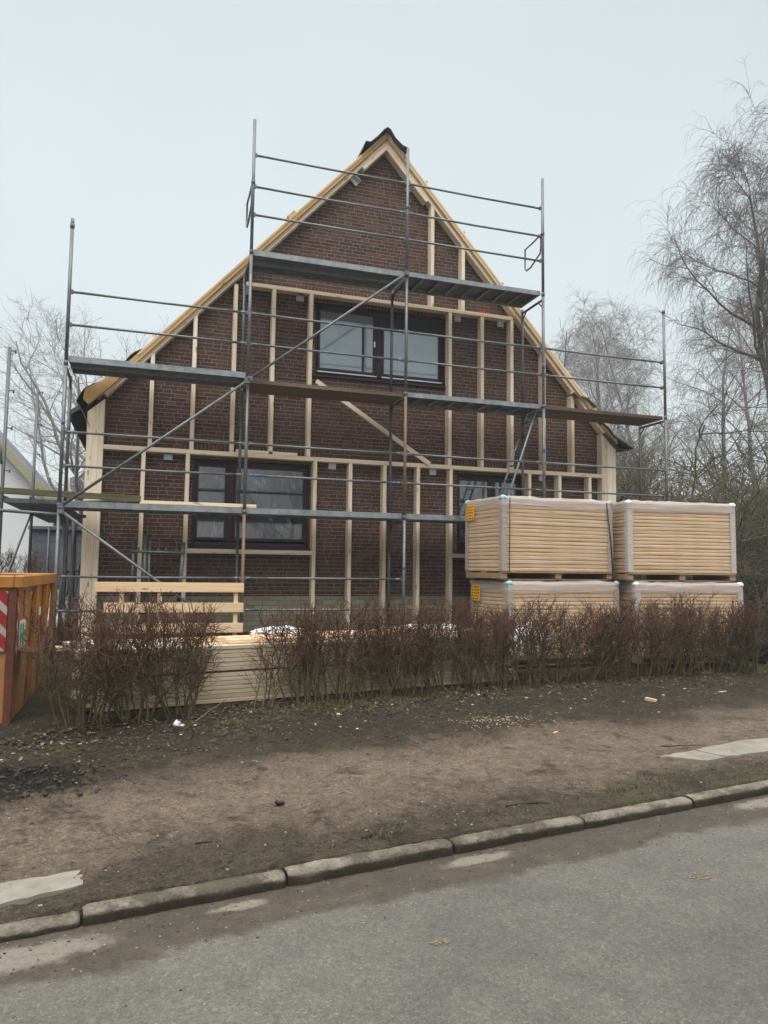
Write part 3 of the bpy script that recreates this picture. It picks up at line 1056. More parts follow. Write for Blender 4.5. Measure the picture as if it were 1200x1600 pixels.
def slope_board(poly, y0, y1, mat, name, sgn):
    a = math.atan(SL) * (1 if sgn < 0 else -1)
    mb = MB().prism(poly, y0, y1)
    o = obj(name, mb, mat, house, .004)
    cx = HX + sgn * 2.2; cz = rake(cx)
    R = Matrix.Rotation(math.radians(90) - a if sgn < 0 else -(math.radians(90) + a), 4, 'Y')
    T = Matrix.Translation(Vector((cx - HX, 0, cz - .28)))
    Mx = T @ R
    o.data.transform(Mx.inverted())
    o.matrix_basis = Mx
    return o


slope_board(bl, SF - .055, SF + .02, 'soffit', 'barge_board', -1)
slope_board(br, SF - .055, SF + .02, 'spruce2', 'barge_board', 1)
for sgn in (-1, 1):
    X = lambda q: HX + sgn * q
    slope_board([(X(4.55), rake(X(4.55), .10)), (X(.002), AP + .10), (X(.002), AP + .245), (X(4.2), rake(X(4.2), .245)), (X(4.55), rake(X(4.55), .20))], SF + .022, 1.35, 'spruce2', 'sheathing', sgn)
# lath line on the barge boards
for sgn in (-1, 1):
    d = Vector((sgn, 0, -SL)).normalized()
    a = Vector((HX + sgn * 4.0, SF - .063, rake(HX + sgn * 4.0, .195))); b = Vector((HX + sgn * .05, SF - .063, rake(HX + sgn * .05, .195)))
    timber('edge_lath', house, a, b, .034, .008, 'spruce2' if sgn < 0 else 'spruce')
rf = MB()
for sgn in (-1, 1):
    X = lambda q: HX + sgn * q
    rf.prism([(X(5.0), 3.92), (X(4.5), 4.26), (X(0), AP + .20), (X(0), AP + .29), (X(4.45), 4.40), (X(5.02), 3.98)], 1.36, 12.6)
roof = obj('roof', rf, 'felt', house)
fm = MB().sheet([(4.44, 8.80), (4.49, 8.945), (4.57, 8.935), (4.70, 9.075), (4.82, 9.22), (4.885, 9.275), (4.945, 9.245), (5.03, 9.105), (5.15, 8.99), (5.265, 8.955), (5.225, 8.85)], .72, 1.6, .012, 8, .03)
obj('ridge_felt', fm, 'felt', roof)
fm = MB().sheet([(.80, 4.78), (.60, 4.575), (.42, 4.42), (.29, 4.335), (.165, 4.25), (.075, 4.08), (.16, 3.93), (.19, 3.86), (.235, 3.76), (.275, 3.68)], .868, 1.5, .012, 8, .05, seed=2)
obj('eave_felt', fm, 'felt', roof)
fm = MB().sheet([(.74, 4.74), (.80, 4.83), (.885, 4.915), (.98, 4.965), (1.06, 4.905), (1.12, 4.99)], .86, 1.3, .012, 6, .03, seed=3)
obj('felt_flap', fm, 'felt', roof)
fm = MB().sheet([(8.98, 4.64), (9.12, 4.47), (9.35, 4.335), (9.49, 4.16), (9.70, 4.05), (9.89, 3.955)], .78, 1.7, .014, 8, .04, seed=4)
obj('eave_felt', fm, 'felt', roof)
fm = MB().sheet([(9.30, 4.22), (9.46, 4.05), (9.60, 3.93), (9.86, 3.94)], .82, 1.7, .012, 8, .02, seed=6)
obj('eave_felt', fm, 'felt', roof)
fm = MB().sheet([(8.62, 4.93), (8.70, 4.88), (8.80, 4.875), (8.91, 4.85), (9.0, 4.78), (9.08, 4.70)], .78, 1.5, .03, 6, .04, seed=5)
obj('felt_flap', fm, 'felt', roof)
for (x, L) in ((3.29, .17), (5.64, .13), (6.38, .1), (7.15, .09)):
    s = -1 if x < HX else 1
    n_ = Vector((s * SL, 0, 1)).normalized()
    a = Vector((x, SF - .03, rake(x, .222)))
    timber('batten_end', house, a, a + n_ * .06, L if s < 0 else .05, .2, 'spruce2', nrm=(0, -1, 0))
# nailing plates
for (x, z, rot, w) in ((1.426, 3.322, 0, .13), (2.60, 6.135, 0, .11), (3.466, 6.14, 0, .13), (4.385, 8.37, 46, .16), (5.40, 8.40, -47, .16), (4.075, 3.318, 0, .125), (5.892, 3.318, 0, .12),
                       (6.357, 6.135, 0, .12), (7.215, 6.135, 0, .12), (8.065, 3.318, 0, .12)):
    M = Matrix.Translation((x, HY - .02, z)) @ Matrix.Rotation(math.radians(rot), 4, 'Y')
    mb = MB(); mb.box((-w / 2, -.012, -.05), (w / 2, 0, .05), 0, M)
    mb.box((-w / 2, -.09, .046), (w / 2, -.012, .052), 0, M)
    for i in range(4):
        for j in range(3):
            mb.box((-w * .36 + i * w * .24 - .006, -.0145, -.035 + j * .03 - .006), (-w * .36 + i * w * .24 + .006, -.0125, -.035 + j * .03 + .006), 1, M)
    obj('nailing_plate', mb, ['zinc', 'galv_dark'], house)
# small loose things on the framing
o = timber('timber_offcut', None, (2.46, SF - .0, PT + .026), (3.45, SF - .0, PT + .026), .048, .12, 'spruce')
tag(o, 'short pale timber lying on the framing rail above the lower left window', 'timber')
o = timber('diagonal_plank', None, (3.735, SF - .045, 4.705), (5.765, SF - .045, 3.43), .075, .036, 'spruce')
tag(o, 'long pale plank leaning slantwise across the wall below the upper window', 'plank')
rm = MB(); rm.box((6.70, SF + .02, UT + .002), (6.92, SF + .09, UT + .042)); rm.box((6.78, SF + .03, UT + .043), (6.85, SF + .08, UT + .055))
tag(obj('spacer_block', rm, 'red', None, .004), 'small red block lying on the upper framing rail right of the window', 'block')

# ------------------------------------------------------------------ front scaffold
BAY = 2.5
Y0, Y1 = 0., .73
scaf = thing('scaffold', (5., .365, .24), 'grey tube scaffold with three deck levels across the brick gable', 'scaffold')
TR = .0245


def cup(mb, p, r=.034, h=.05):
    mb.tube([(p[0], p[1], p[2] - h / 2), (p[0], p[1], p[2] + h / 2)], r, 10)


TOPS_F = [6.47, 8.46, 8.49, 8.44, 6.46]
TOPS_R = [4.45, 6.36, 6.36, 6.34, 4.40]
for t in range(5):
    for y, top, front in ((Y0, TOPS_F[t], True), (Y1, TOPS_R[t], False)):
        z = .30
        cuts = [2.42, 4.40, 6.36, 9]
        for c_ in cuts:
            z1 = min(c_, top)
            if z1 - z < .1:
                break
            mb = MB()
            mb.tube([(BAY * t, y, z), (BAY * t, y, z1 - .001)], TR, 12)
            mat = 'galv'
            if front and t == 1 and z < 1: mat = 'rust'
            if front and t == 2 and 2 < z < 3: mat = 'rust'
            if not front: mat = 'galv_dark'
            obj('standard', mb, mat, scaf)
            if z1 < top - .05 or top > 7:
                mb = MB()
                cup(mb, (BAY * t, y, z1 if z1 < top - .05 else z1 - 1.0), .031, .06)
                obj('collar', mb, 'galv_dark', scaf)
            z = z1
        mb = MB(); mb.box((BAY * t - .075, y - .075, .235 + .02), (BAY * t + .075, y + .075, .265 + .02)); mb.tube([(BAY * t, y, .26), (BAY * t, y, .5)], .019, 8)
        obj('base_jack', mb, 'galv_dark', scaf)
    levels = [2.36, 4.34] + ([6.27] if t in (1, 2, 3) else [])
    for z in levels:
        mb = MB(); mb.tube([(BAY * t, Y0, z), (BAY * t, Y1, z)], .022, 10)
        mb.tube([(BAY * t, Y0 + .02, z - .13), (BAY * t, Y0 + .16, z)], .012, 8); mb.tube([(BAY * t, Y1 - .02, z - .13), (BAY * t, Y1 - .16, z)], .012, 8)
        obj('transom', mb, 'galv_dark', scaf)


def rail(t0, t1, z, y=Y0 + .03, mat='galv'):
    mb = MB()
    xa, xb = BAY * t0 + .035, BAY * t1 - .035
    sag = rng.uniform(-.006, .006)
    mb.tube([(xa + .10, y, z), ((xa + xb) / 2, y, z + sag - .004), (xb - .10, y, z)], .0175, 10)
    for x, s in ((xa, 1), (xb, -1)):                          # flattened ends on wedge pins
        mb.tube([(x + s * .10, y, z), (x + s * .05, y, z), (x, y - .008, z)], [.0175, .021, .019], 8)
        mb.box((x - .014, y - .03, z - .03), (x + .014, y + .012, z + .025))
    obj('guard_rail', mb, mat, scaf)


for t in (0, 1, 2, 3):
    rail(t, t + 1, 5.425); rail(t, t + 1, 4.955)
    rail(t, t + 1, 3.44); rail(t, t + 1, 2.97)
for t in (0, 1):
    rail(t, t + 1, 1.45)
rail(1, 2, .985); rail(0, 1, .985)
for t in (1, 2):
    rail(t, t + 1, 7.91); rail(t, t + 1, 7.41); rail(t, t + 1, 6.965)
# blue paint bands on two tubes
for (p, q) in (((BAY + .10, Y0 + .03, 2.97), (BAY + .26, Y0 + .03, 2.97)), ((BAY * 2 - .22, Y0 + .03, 2.965), (BAY * 2 - .12, Y0 + .03, 2.965)), ((BAY * 2, 0, 1.60), (BAY * 2, 0, 1.67)), ((BAY * 3, 0, 3.60), (BAY * 3, 0, 3.72)), ((0, 0, 3.53), (0, 0, 3.59)), ((BAY * 3, 0, 5.05), (BAY * 3, 0, 5.15))):
    mb = MB(); mb.tube([p, q], .0262 if p[0] == q[0] else .0215, 10); obj('paint_band', mb, 'bluetag', scaf)


def deck_steel(t, zt, mat='galv_bright', perf=True):
    xa, xb = BAY * t + .03, BAY * t + BAY - .03
    for (ya, yb) in ((.035, .36), (.372, .70)):
        mb = MB()
        mb.box((xa, ya, zt - .085), (xb, ya + .004, zt)); mb.box((xa, yb - .004, zt - .085), (xb, yb, zt))
        mb.box((xa, ya + .004, zt - .085), (xb, ya + .03, zt - .081)); mb.box((xa, yb - .03, zt - .085), (xb, yb - .004, zt - .081))
        mb.box((xa, ya + .004, zt - .006), (xb, ya + .05, zt - .002)); mb.box((xa, yb - .05, zt - .006), (xb, yb - .004, zt - .002))
        ym = (ya + yb) / 2
        mb.box((xa, ym - .05, zt - .012), (xb, ym + .05, zt - .002))
        for x in (xa, xb - .006):
            mb.box((x, ya + .004, zt - .08), (x + .006, yb - .004, zt - .007))
        d = obj('deck', mb, mat, scaf)
        pf = MB(); pf.box((xa + .006, ya + .05, zt - .006), (xb - .006, ym - .05, zt - .003)); pf.box((xa + .006, ym + .05, zt - .006), (xb - .006, yb - .05, zt - .003))
        obj('perforated_sheet', pf, 'perf', d)


def deck_alu(t, zt):
    xa, xb = BAY * t + .03, BAY * t + BAY - .03
    mb = MB()
    mb.box((xa, .035, zt - .075), (xb, .075, zt)); mb.box((xa, .66, zt - .075), (xb, .70, zt))
    for i in range(9):
        x = xa + (xb - xa) * i / 8
        mb.box((x - .02 if i else x, .075, zt - .055), (x + .02 if i < 8 else x, .66, zt - .02)) if 0 < i < 8 else mb.box((x - (.03 if i else 0), .075, zt - .07), (x + (.03 if not i else 0), .66, zt - .012))
    d = obj('deck', mb, 'galv_bright', scaf)
    p = MB(); p.box((xa + .002, .076, zt - .0115), (xb - .002, .659, zt - .002)); obj('deck_panel', p, 'galv_dark', d)


def deck_wood(t, zt):
    xa, xb = BAY * t + .03, BAY * t + BAY - .03
    y = .035
    for k in range(3):
        w = .215
        dz = rng.uniform(-.004, .004)
        timber('deck_board', scaf, (xa, y, zt - .03 + dz), (xb, y, zt - .03 + dz), .06, w, 'oldwood')
        y += w + .008


for t in (0, 1, 2, 3):
    deck_steel(t, 2.485, 'galv_bright')
deck_steel(0, 4.515); deck_wood(1, 4.42); deck_alu(2, 4.44); deck_wood(3, 4.43)
deck_steel(1, 6.42); deck_alu(2, 6.43)


def brace(p, q, mat='galv'):
    mb = MB(); mb.tube([p, q], .021, 10)
    for e_ in (p, q):
        mb.box((e_[0] - .035, e_[1] - .035, e_[2] - .035), (e_[0] + .035, e_[1] + .03, e_[2] + .035))
    obj('diagonal_brace', mb, mat, scaf)


yb_ = -.055
brace((.02, yb_, 2.40), (BAY - .02, yb_, 4.36)); brace((BAY + .02, yb_, 4.40), (BAY * 2 - .02, yb_, 6.36)); brace((.03, yb_, 2.34), (BAY - .03, yb_, .55))
# end guards
for (t, lo) in ((1, 7.0), (3, 7.0)):
    x = BAY * t - .01
    mb = MB(); mb.tube([(x, .03, 7.45), (x, .34, 7.42), (x, .60, 7.41), (x, .60, 7.05), (x, .55, 7.0), (x, .40, 7.0), (x, .08, 7.12), (x, .05, 7.2), (x, .05, 7.44)], .0155, 8)
    obj('end_guard', mb, 'galv', scaf)
for z in (5.42, 4.95):
    mb = MB(); mb.tube([(BAY * 4, .02, z + .0), (BAY * 4, .1, z)], .017, 8)
    obj('rail_stub', mb, 'galv_dark', scaf)
# ladder from the lower deck to the hatch
lad = thing_part('ladder', scaf, MB().tube([(6.80, .20, 2.49), (7.47, .20, 4.37)], .02, 8), 'galv_bright')
obj('stile', MB().tube([(6.80, .52, 2.49), (7.47, .52, 4.37)], .02, 8), 'galv_bright', lad)
for i in range(7):
    f = (i + .6) / 7.3
    x, z = 6.80 + .67 * f, 2.49 + 1.88 * f
    obj('rung', MB().tube([(x, .21, z), (x, .51, z)], .014, 8), 'galv_dark', lad)
# boards lying on the lowest deck
o = timber('mossy_plank', None, (-.80, .20, 2.612), (1.049, .20, 2.57), .085, .05, 'mossy')
tag(o, 'green stained plank on edge on the lowest deck at the left', 'plank')
o = timber('pale_plank', None, (1.052, .05, 2.513), (2.68, .05, 2.513), .05, .14, 'spruce')
tag(o, 'fresh pale plank lying on the lowest deck before the left window', 'plank')

# ------------------------------------------------------------------ return scaffold along the left side of the house
sc2 = thing('scaffold', (-.4, 1.6, .24), 'narrow side scaffold running back along the left house wall', 'scaffold')
for (x, y, top) in ((-.78, .42, 4.66), (-.74, 2.98, 4.66), (-.74, 5.5, 2.4), (-.03, 1.5, 2.36), (-.03, 2.98, 2.36), (-.03, 5.5, 2.36), (.10, 1.0, 2.3)):
    mb = MB(); mb.tube([(x, y, .3), (x, y, top)], TR, 12); obj('standard', mb, 'galv_dark', sc2)
    mb = MB(); mb.box((x - .07, y - .07, .26), (x + .07, y + .07, .285)); mb.tube([(x, y, .27), (x, y, .45)], .019, 8); obj('base_jack', mb, 'galv_dark', sc2)
    if top > 3:
        for z in (top - .05, top - .62, top - 1.15, top - 1.75):
            mb = MB(); mb.tube([(x + .02, y, z), (x + .085, y, z)], .009, 6); mb.tube([(x + .08, y, z - .03), (x + .08, y, z + .02)], .012, 6); obj('rail_pin', mb, 'galv_dark', sc2)
for z, mat in ((2.56, 'galv'),):
    for y0 in (.42, 2.98):
        for (xa, xb) in ((-.76, -.42), (-.41, -.06)):
            mb = MB(); mb.box((xa, y0 + .02, z - .09), (xb, y0 + 2.5, z - .03)); mb.box((xa, y0 + .021, z - .029), (xa + .02, y0 + 2.499, z)); mb.box((xb - .02, y0 + .021, z - .029), (xb, y0 + 2.499, z))
            obj('deck', mb, 'galv_dark', sc2)
mb = MB(); mb.tube([(-1.0, .36, 2.36), (.32, .36, 2.30)], .024, 12); obj('ledger', mb, 'galv', sc2)
mb = MB(); mb.tube([(-.06, .34, 2.47), (.60, -.06 + .34, 2.52)], .024, 12, caps=False); mb.tube([(-.06, .34, 2.47), (.60, -.06 + .34, 2.52)], .020, 12); obj('putlog', mb, 'galv', sc2)
for (a, b) in (((-.78, .45, 1.1), (-.74, 2.95, 2.5)), ((-.03, 1.5, .7), (-.03, 2.98, 2.3)), ((-.03, 3.0, .9), (-.03, 5.4, 2.3)), ((-.86, .47, 3.35), (-.8, .40, 3.0))):
    mb = MB(); mb.tube([a, b], .018, 8); obj('diagonal_brace', mb, 'galv_dark', sc2)
for z in (1.5, .98):
    mb = MB(); mb.tube([(-.03, 1.5, z), (-.03, 5.5, z)], .016, 8); obj('guard_rail', mb, 'galv_dark', sc2)

# leaning spare frame
sf = thing('spare_frame', (1.3, .3, .26), 'short spare scaffold frame leaning by the wall left of the window', 'scaffold part')
for (xa, za, xb, zb, r, m_) in ((.975, 1.1, .973, 2.0, .025, 'galv_dark'), (1.63, 1.1, 1.68, 1.97, .03, 'galv'), (1.14, .9, 1.137, 2.06, .034, 'galv_dark'), (1.20, 1.0, 1.195, 2.0, .02, 'galv')):
    mb = MB(); mb.tube([(xa, .44, za), (xb, .5, zb)], r, 10); obj('upright', mb, m_, sf)
mb = MB(); mb.tube([(.94, .46, 1.82), (1.70, .46, 1.81)], .02, 10)
for x in (1.05, 1.32, 1.42, 1.58):
    mb.tube([(x, .46, 1.81), (x, .46, 1.88)], .012, 8)
obj('crossbar', mb, 'galv', sf)
for (xa, m_) in ((.975, 'galv'), (1.63, 'galv')):
    mb = MB(); mb.tube([(xa, .44, .27), (xa, .44, 1.1)], .02, 8); obj('foot', mb, m_, sf)

# plank barrier in front of the first bay
pb = thing('plank_barrier', (1.5, -.1, .25), 'barrier of three pale horizontal boards on posts below the left bay', 'barrier')
for (z, xl) in ((1.318, .50), (1.035, .62), (.748, .7)):
    timber('board', pb, (xl, -.13, z), (2.508, -.13, z - .006), .135, .03, 'board_pink')
for x in (.85, 1.35, 2.40):
    timber('post', pb, (x, -.099, .25), (x, -.099, 1.33), .06, .04, 'board_pink')

# ------------------------------------------------------------------ insulation board stacks
def wrapped_stack(x, y, z, yaw, w, d, n, cap, guard, label, sticker, film=.8):
    t = thing('board_stack', (x, y, z), label, 'pallet stack', 'film wrapped stacks of insulation boards', math.radians(yaw))
    pm = MB()
    for xx in (0., w / 2 - .05, w - .1):
        pm.box((xx, .02, .022), (xx + .1, d - .02, .105))
    pm.box((0, 0, .106), (w, .1, .124)); pm.box((0, d - .1, .106), (w, d, .124)); pm.box((0, d / 2 - .06, .106), (w, d / 2 + .06, .124))
    pm.box((.02, .05, 0), (w - .02, .15, .021)); pm.box((.02, d - .15, 0), (w - .02, d - .05, .021))
    obj('pallet', pm, 'pallet', t, .004, local=True)
    th = 1.09 / n
    rg = random.Random(int(x * 100 + z * 10))
    z0 = .126
    for k in range(n):
        mb = MB()
        jx, jy = rg.uniform(-.006, .006), rg.uniform(-.006, .006)
        mb.box((-w / 2 + .02, -d / 2 + .02, -th / 2 + .0015), (w / 2 - .02, d / 2 - .02, th / 2 - .0015))
        o = obj('insulation_board', mb, 'fibre', t, .0, local=True)
        bv = o.modifiers.new('bevel', 'BEVEL'); bv.width = .015; bv.segments = 3; bv.limit_method = 'ANGLE'
        o.location = (w / 2 + jx, d / 2 + jy, z0 + th * (k + .5))
    zt = z0 + 1.09
    # edge guards on the four uprights
    for (cx, cy, sx, sy) in ((0, 0, 1, 1), (w, 0, -1, 1), (0, d, 1, -1), (w, d, -1, -1)):
        g_ = MB()
        a, b = sorted((cx, cx + sx * .088)); c, e_ = sorted((cy, cy + sy * .088))
        yy = sorted((cy - sy * .004, cy + sy * .006)); xx = sorted((cx - sx * .004, cx + sx * .006))
        lean = 0
        g_.box((a, yy[0], z0 + .01), (b, yy[1], zt - .01)); g_.box((xx[0], c + (.0065 if sy > 0 else 0), z0 + .01), (xx[1], e_ - (.0065 if sy < 0 else 0), zt - .01))
        obj('edge_guard', g_, guard, t, .002, local=True)
        cp = MB().blob((cx + sx * .03, cy + sy * .03, zt - .012), (.055, .055, .042), cx + cy, .3, 2)
        obj('corner_cap', cp, cap, t, local=True)
    # bunched film round the top edge and over the top
    fm = MB()
    n_ = 40
    per = []
    for i in range(n_ * 2):
        s = i / (n_ * 2) * 2 * (w + d)
        if s < w: p = (s, -.012)
        elif s < w + d: p = (w + .012, s - w)
        elif s < 2 * w + d: p = (w - (s - w - d), d + .012)
        else: p = (-.012, d - (s - 2 * w - d))
        per.append(p)
    rows = [(zt - .125, 1.), (zt - .09, 1.), (zt - .05, 1.), (zt + .004, 1.), (zt + .018, .92), (zt + .014, .6), (zt + .012, .2)]
    m_ = len(per)
    for r_i, (zz, k) in enumerate(rows):
        for (px, py) in per:
            q = Vector((w / 2 + (px - w / 2) * k, d / 2 + (py - d / 2) * k, zz))
            wv = .014 * noise.noise(Vector((px * 2.2 + x, py * 2.2, zz * 26))) + .012 * noise.noise(Vector((px * 7, py * 7 + x, zz * 9)))
            q.z += wv * (1.0 if r_i != 3 else .5) + (.03 * max(0, noise.noise(Vector((px * 1.6, py * 1.6, x)))) if r_i >= 3 else 0)
            q.y -= abs(wv) * .5 if py < 0 else 0
            fm.v.append(q)
    for r_i in range(len(rows) - 1):
        for i in range(m_):
            j = (i + 1) % m_
            fm.face((r_i * m_ + i, r_i * m_ + j, (r_i + 1) * m_ + j, (r_i + 1) * m_ + i), True)
    obj('film_top', fm, 'film_top', t, local=True)
    # clear film stretched over the faces
    fs = MB()
    nx_, nz_ = 30, 46
    for (fx0, fy0, fx1, fy1) in ((.0, -.009, w, -.009), (-.009, d, -.009, 0.), (w + .009, 0., w + .009, d)):
        b = len(fs.v)
        L = math.hypot(fx1 - fx0, fy1 - fy0)
        nrm = Vector(((fy1 - fy0) / L, -(fx1 - fx0) / L, 0))
        for j in range(nz_ + 1):
            for i in range(nx_ + 1):
                u = i / nx_
                q = Vector((fx0 + (fx1 - fx0) * u, fy0 + (fy1 - fy0) * u, z0 + .005 + (zt - .11 - z0) * j / nz_))
                sl_ = noise.noise(Vector((u * 2.2, q.z * 1.2 + u * 1.5, x)))
                wv = noise.noise(Vector((u * 1.3 + x, q.z * 24 + u * 2.5 * sl_, 3.3)))
                q += nrm * (.002 * wv)
                fs.v.append(q)
        for j in range(nz_):
            for i in range(nx_):
                a = b + j * (nx_ + 1) + i
                fs.face((a, a + 1, a + nx_ + 2, a + nx_ + 1), True)
    obj('film_wrap', fs, 'film_side', t, local=True)
    if sticker:
        st = MB()
        ly = d - .32
        st.box((-.0165, ly, zt - .30), (-.0155, ly + .27, zt - .055))
        s_ = obj('paper_label', st, 'label', t, local=True)
        pr_ = MB()
        for i in range(5):
            zz = zt - .10 - i * .045
            yy = ly + .25
            while yy > ly + .05:
                ww = rg.uniform(.015, .045)
                pr_.box((-.0185, yy - ww, zz), (-.0175, yy, zz + rg.uniform(.012, .024)))
                yy -= ww + rg.uniform(.01, .03)
        obj('label_print', pr_, 'print', s_, local=True)
    return t


zb = .22
H1 = 1.245
wrapped_stack(6.03, -1.31, zb + H1, 4.0, 1.98, 1.10, 19, 'cap_blue', 'guard', 'upper left wrapped board stack with pale blue corner caps and orange label', True)
tq = bpy.data.objects['board_stack']
stp = MB(); stp.tube([(1.86, -.02, 1.20), (1.93, -.022, .6), (1.965, -.02, .12)], [.008, .008, .008], 6); obj('strap', stp, 'black', tq, local=True)
stp = MB(); stp.tube([(.125, -.02, 1.21), (.115, -.016, .12)], .006, 6)
obj('strap', stp, 'black', tq, local=True)
wrapped_stack(6.12, -1.33, zb, 4.0, 1.98, 1.10, 19, 'cap_blue', 'guard', 'lower left wrapped board stack under the blue capped one, orange label on its side', True)
wrapped_stack(8.10, -1.42, zb + H1, -6.5, 1.86, .97, 20, 'cap_white', 'guard_white', 'upper right wrapped board stack with white corner caps', False)
wrapped_stack(8.20, -1.45, zb, -6.0, 1.86, .97, 20, 'cap_white', 'guard_white', 'lower right wrapped board stack with white caps behind the hedge', False)

# ------------------------------------------------------------------ stack of long timber behind the hedge
ang = math.radians(10.4)
ex = Vector((math.cos(ang), math.sin(ang), 0)); ey = Vector((-math.sin(ang), math.cos(ang), 0))
so = Vector((.52, -3.08, .145))
LAY, TH = 13, .045
words_ = ['topmost', 'second', 'third', 'fourth', 'fifth', 'sixth', 'middle', 'sixth lowest', 'fifth lowest', 'fourth lowest', 'third lowest', 'second lowest', 'lowest']
sk = MB()
for (u) in (.25, 1.9, 3.5, 5.0):
    b = so + ex * u
    Mx = Matrix.Translation(b) @ Matrix.Rotation(ang, 4, 'Z')
    m1 = MB(); m1.box((-.04, -.03, -.03), (.04, 1.05, .028), 0, Mx)
    tag(obj('bearer', m1, 'pallet', None, .004), {.25: 'short bearer timber under the left end of the timber stack', 1.9: 'bearer timber under the stack behind the gap in the hedge', 3.5: 'bearer timber under the middle of the timber stack', 5.0: 'bearer timber under the right end of the timber stack'}[u], 'bearer', 'bearers under the timber stack')
for k in range(LAY):
    z = .03 + TH * k + (.016 if k > 6 else 0)
    L = 5.25 + rng.uniform(-.2, .12); u0 = rng.uniform(-.10, .10)
    if k < 3: u0 += .12
    a = so + ex * u0 + Vector((0, 0, z + TH / 2)); b = a + ex * L
    o = timber('stacked_plank', None, a + ey * rng.uniform(-.004, .006), b + ey * rng.uniform(-.004, .006), TH - .005, .205, 'stackwood', nrm=-ey)
    tag(o, f'{words_[LAY - 1 - k]} plank in the street face of the timber stack behind the hedge', 'plank', 'planks in the long timber stack')
    if k in (LAY - 1, LAY - 2):
        for j in range(1, 5):
            L2 = 5.1 + rng.uniform(-.4, .2); u1 = rng.uniform(-.1, .2)
            a = so + ex * u1 + ey * (.216 * j) + Vector((0, 0, z + TH / 2)); b = a + ex * L2
            if k == LAY - 1 or j == 4:
                o = timber('stacked_plank', None, a, b, TH - .004, .208, 'stackwood', nrm=-ey)
                tag(o, f'{["", "second", "third", "fourth", "rear"][j]} plank back from the street in the {"top" if k == LAY - 1 else "second"} layer of the timber stack', 'plank', 'planks in the long timber stack')
# fresh boards and film on top
zt = .145 + .03 + LAY * TH + .018
for i, (u0, v0, L, lab) in enumerate(((1.55, .10, 3.4, 'loose fresh board on top of the timber stack, nearest the street'), (1.1, .36, 3.9, 'loose fresh board in the middle on top of the timber stack'), (2.0, .62, 2.6, 'loose fresh board at the back on top of the timber stack'))):
    a = so + ex * u0 + ey * v0; a.z = zt + .0225
    o = timber('fresh_board', None, a, a + ex * L + ey * rng.uniform(-.03, .03), .045, .15, 'board_pink', nrm=-ey)
    tag(o, lab, 'board', 'loose boards on the timber stack')


def film_heap(c, rad, seed, label):
    mb = MB().blob((0, 0, 0), (1, 1, 1), seed, .28, 4, 0, 2.2)
    for i, v in enumerate(mb.v):
        w = 1 + .2 * noise.fractal(v * 5 + Vector((seed, 0, 0)), .8, 2., 4)
        mb.v[i] = Vector((c[0] + v.x * rad[0] * w, c[1] + v.y * rad[1] * w, c[2] + max(v.z, -.15) * rad[2] * w))
    return tag(obj('film_heap', mb, 'white_film'), label, 'plastic film')


p = so + ex * 2.35 + ey * .72
film_heap((p.x, p.y, zt + .04), (.30, .14, .08), 3, 'crumpled clear white film on the timber stack by the plank barrier')
p = so + ex * 4.35 + ey * .5
film_heap((p.x, p.y, zt + .06), (.5, .3, .05), 5, 'flat white film lying on the right end of the timber stack')
film_heap((6.2, -1.75, .50), (.34, .12, .34), 8, 'white crumpled film bundle between hedge and lower left board stack')
p = so + ex * .7 - ey * .06
rm = MB(); rm.box((p.x - .10, p.y - .02, .60), (p.x - .03, p.y, .74))
tag(obj('red_tag', rm, 'red', None, .003), 'small red strap tag on the street face of the timber stack', 'tag')

# ------------------------------------------------------------------ skip
sk = thing('skip', (-1.0, -1.9, .11), 'scuffed orange steel skip cut by the left edge of the picture', 'skip')
xr, yn, yf_ = .035, -3.33, -.72
zt_, zb_ = 1.50, .12
body = MB()
def skip_wall(mb, a0, a1, b0, b1, t):
    """wall quad from bottom a0-a1 to top b0-b1 with thickness vector t"""
    b = len(mb.v)
    for q in (a0, a1, b1, b0):
        mb.v.append(Vector(q))
    for q in (a0, a1, b1, b0):
        mb.v.append(Vector(q) + Vector(t))
    for q in ((0, 1, 2, 3), (7, 6, 5, 4), (0, 4, 5, 1), (1, 5, 6, 2), (2, 6, 7, 3), (3, 7, 4, 0)):
        mb.face(tuple(b + i for i in q))
skip_wall(body, (xr - .03, yn, zb_), (xr - .03, yf_ - .45, zb_), (xr, yn, zt_), (xr, yf_, zt_), (-.02, 0, 0))
skip_wall(body, (-2.0, yn, zb_), (xr - .052, yn, zb_), (-2.0, yn, zt_), (xr - .022, yn, zt_), (0, .02, 0))
skip_wall(body, (xr - .052, yf_ - .45, zb_), (-2.0, yf_ - .45, zb_), (xr - .022, yf_, zt_), (-2.0, yf_, zt_), (0, -.02, 0))
skip_wall(body, (-2.02, yf_ - .45, zb_), (-2.02, yn, zb_), (-2.02, yf_, zt_), (-2.02, yn, zt_), (.02, 0, 0))
body.box((-2.0, yn + .02, zb_ + .002), (xr - .055, yf_ - .48, zb_ + .02))
obj('body', body, 'skip', sk)
rim = MB()
rim.box((xr - .03, yn - .045, zt_ - .115), (xr + .055, yf_ + .03, zt_ + .005)); rim.box((-2.05, yn - .045, zt_ - .115), (xr - .031, yn + .045, zt_ + .004)); rim.box((-2.05, yf_ - .05, zt_ - .113), (xr - .031, yf_ + .03, zt_ + .003))
obj('rim', rim, 'skip', sk, .012)
for y in (-2.35, -1.55, -.78):
    rb = MB(); rb.prism([(xr - .028, .14), (xr + .03, .30), (xr + .052, zt_ - .12), (xr + .002, zt_ - .12)], y - .045, y + .045)
    obj('rib', rb, 'skip', sk, .006)
ed = MB(); ed.box((xr - .075, yn - .022, zb_ - .0), (xr - .005, yn - .001, zt_ - .12)); obj('corner_edge', ed, 'skip_rust', sk, .004)
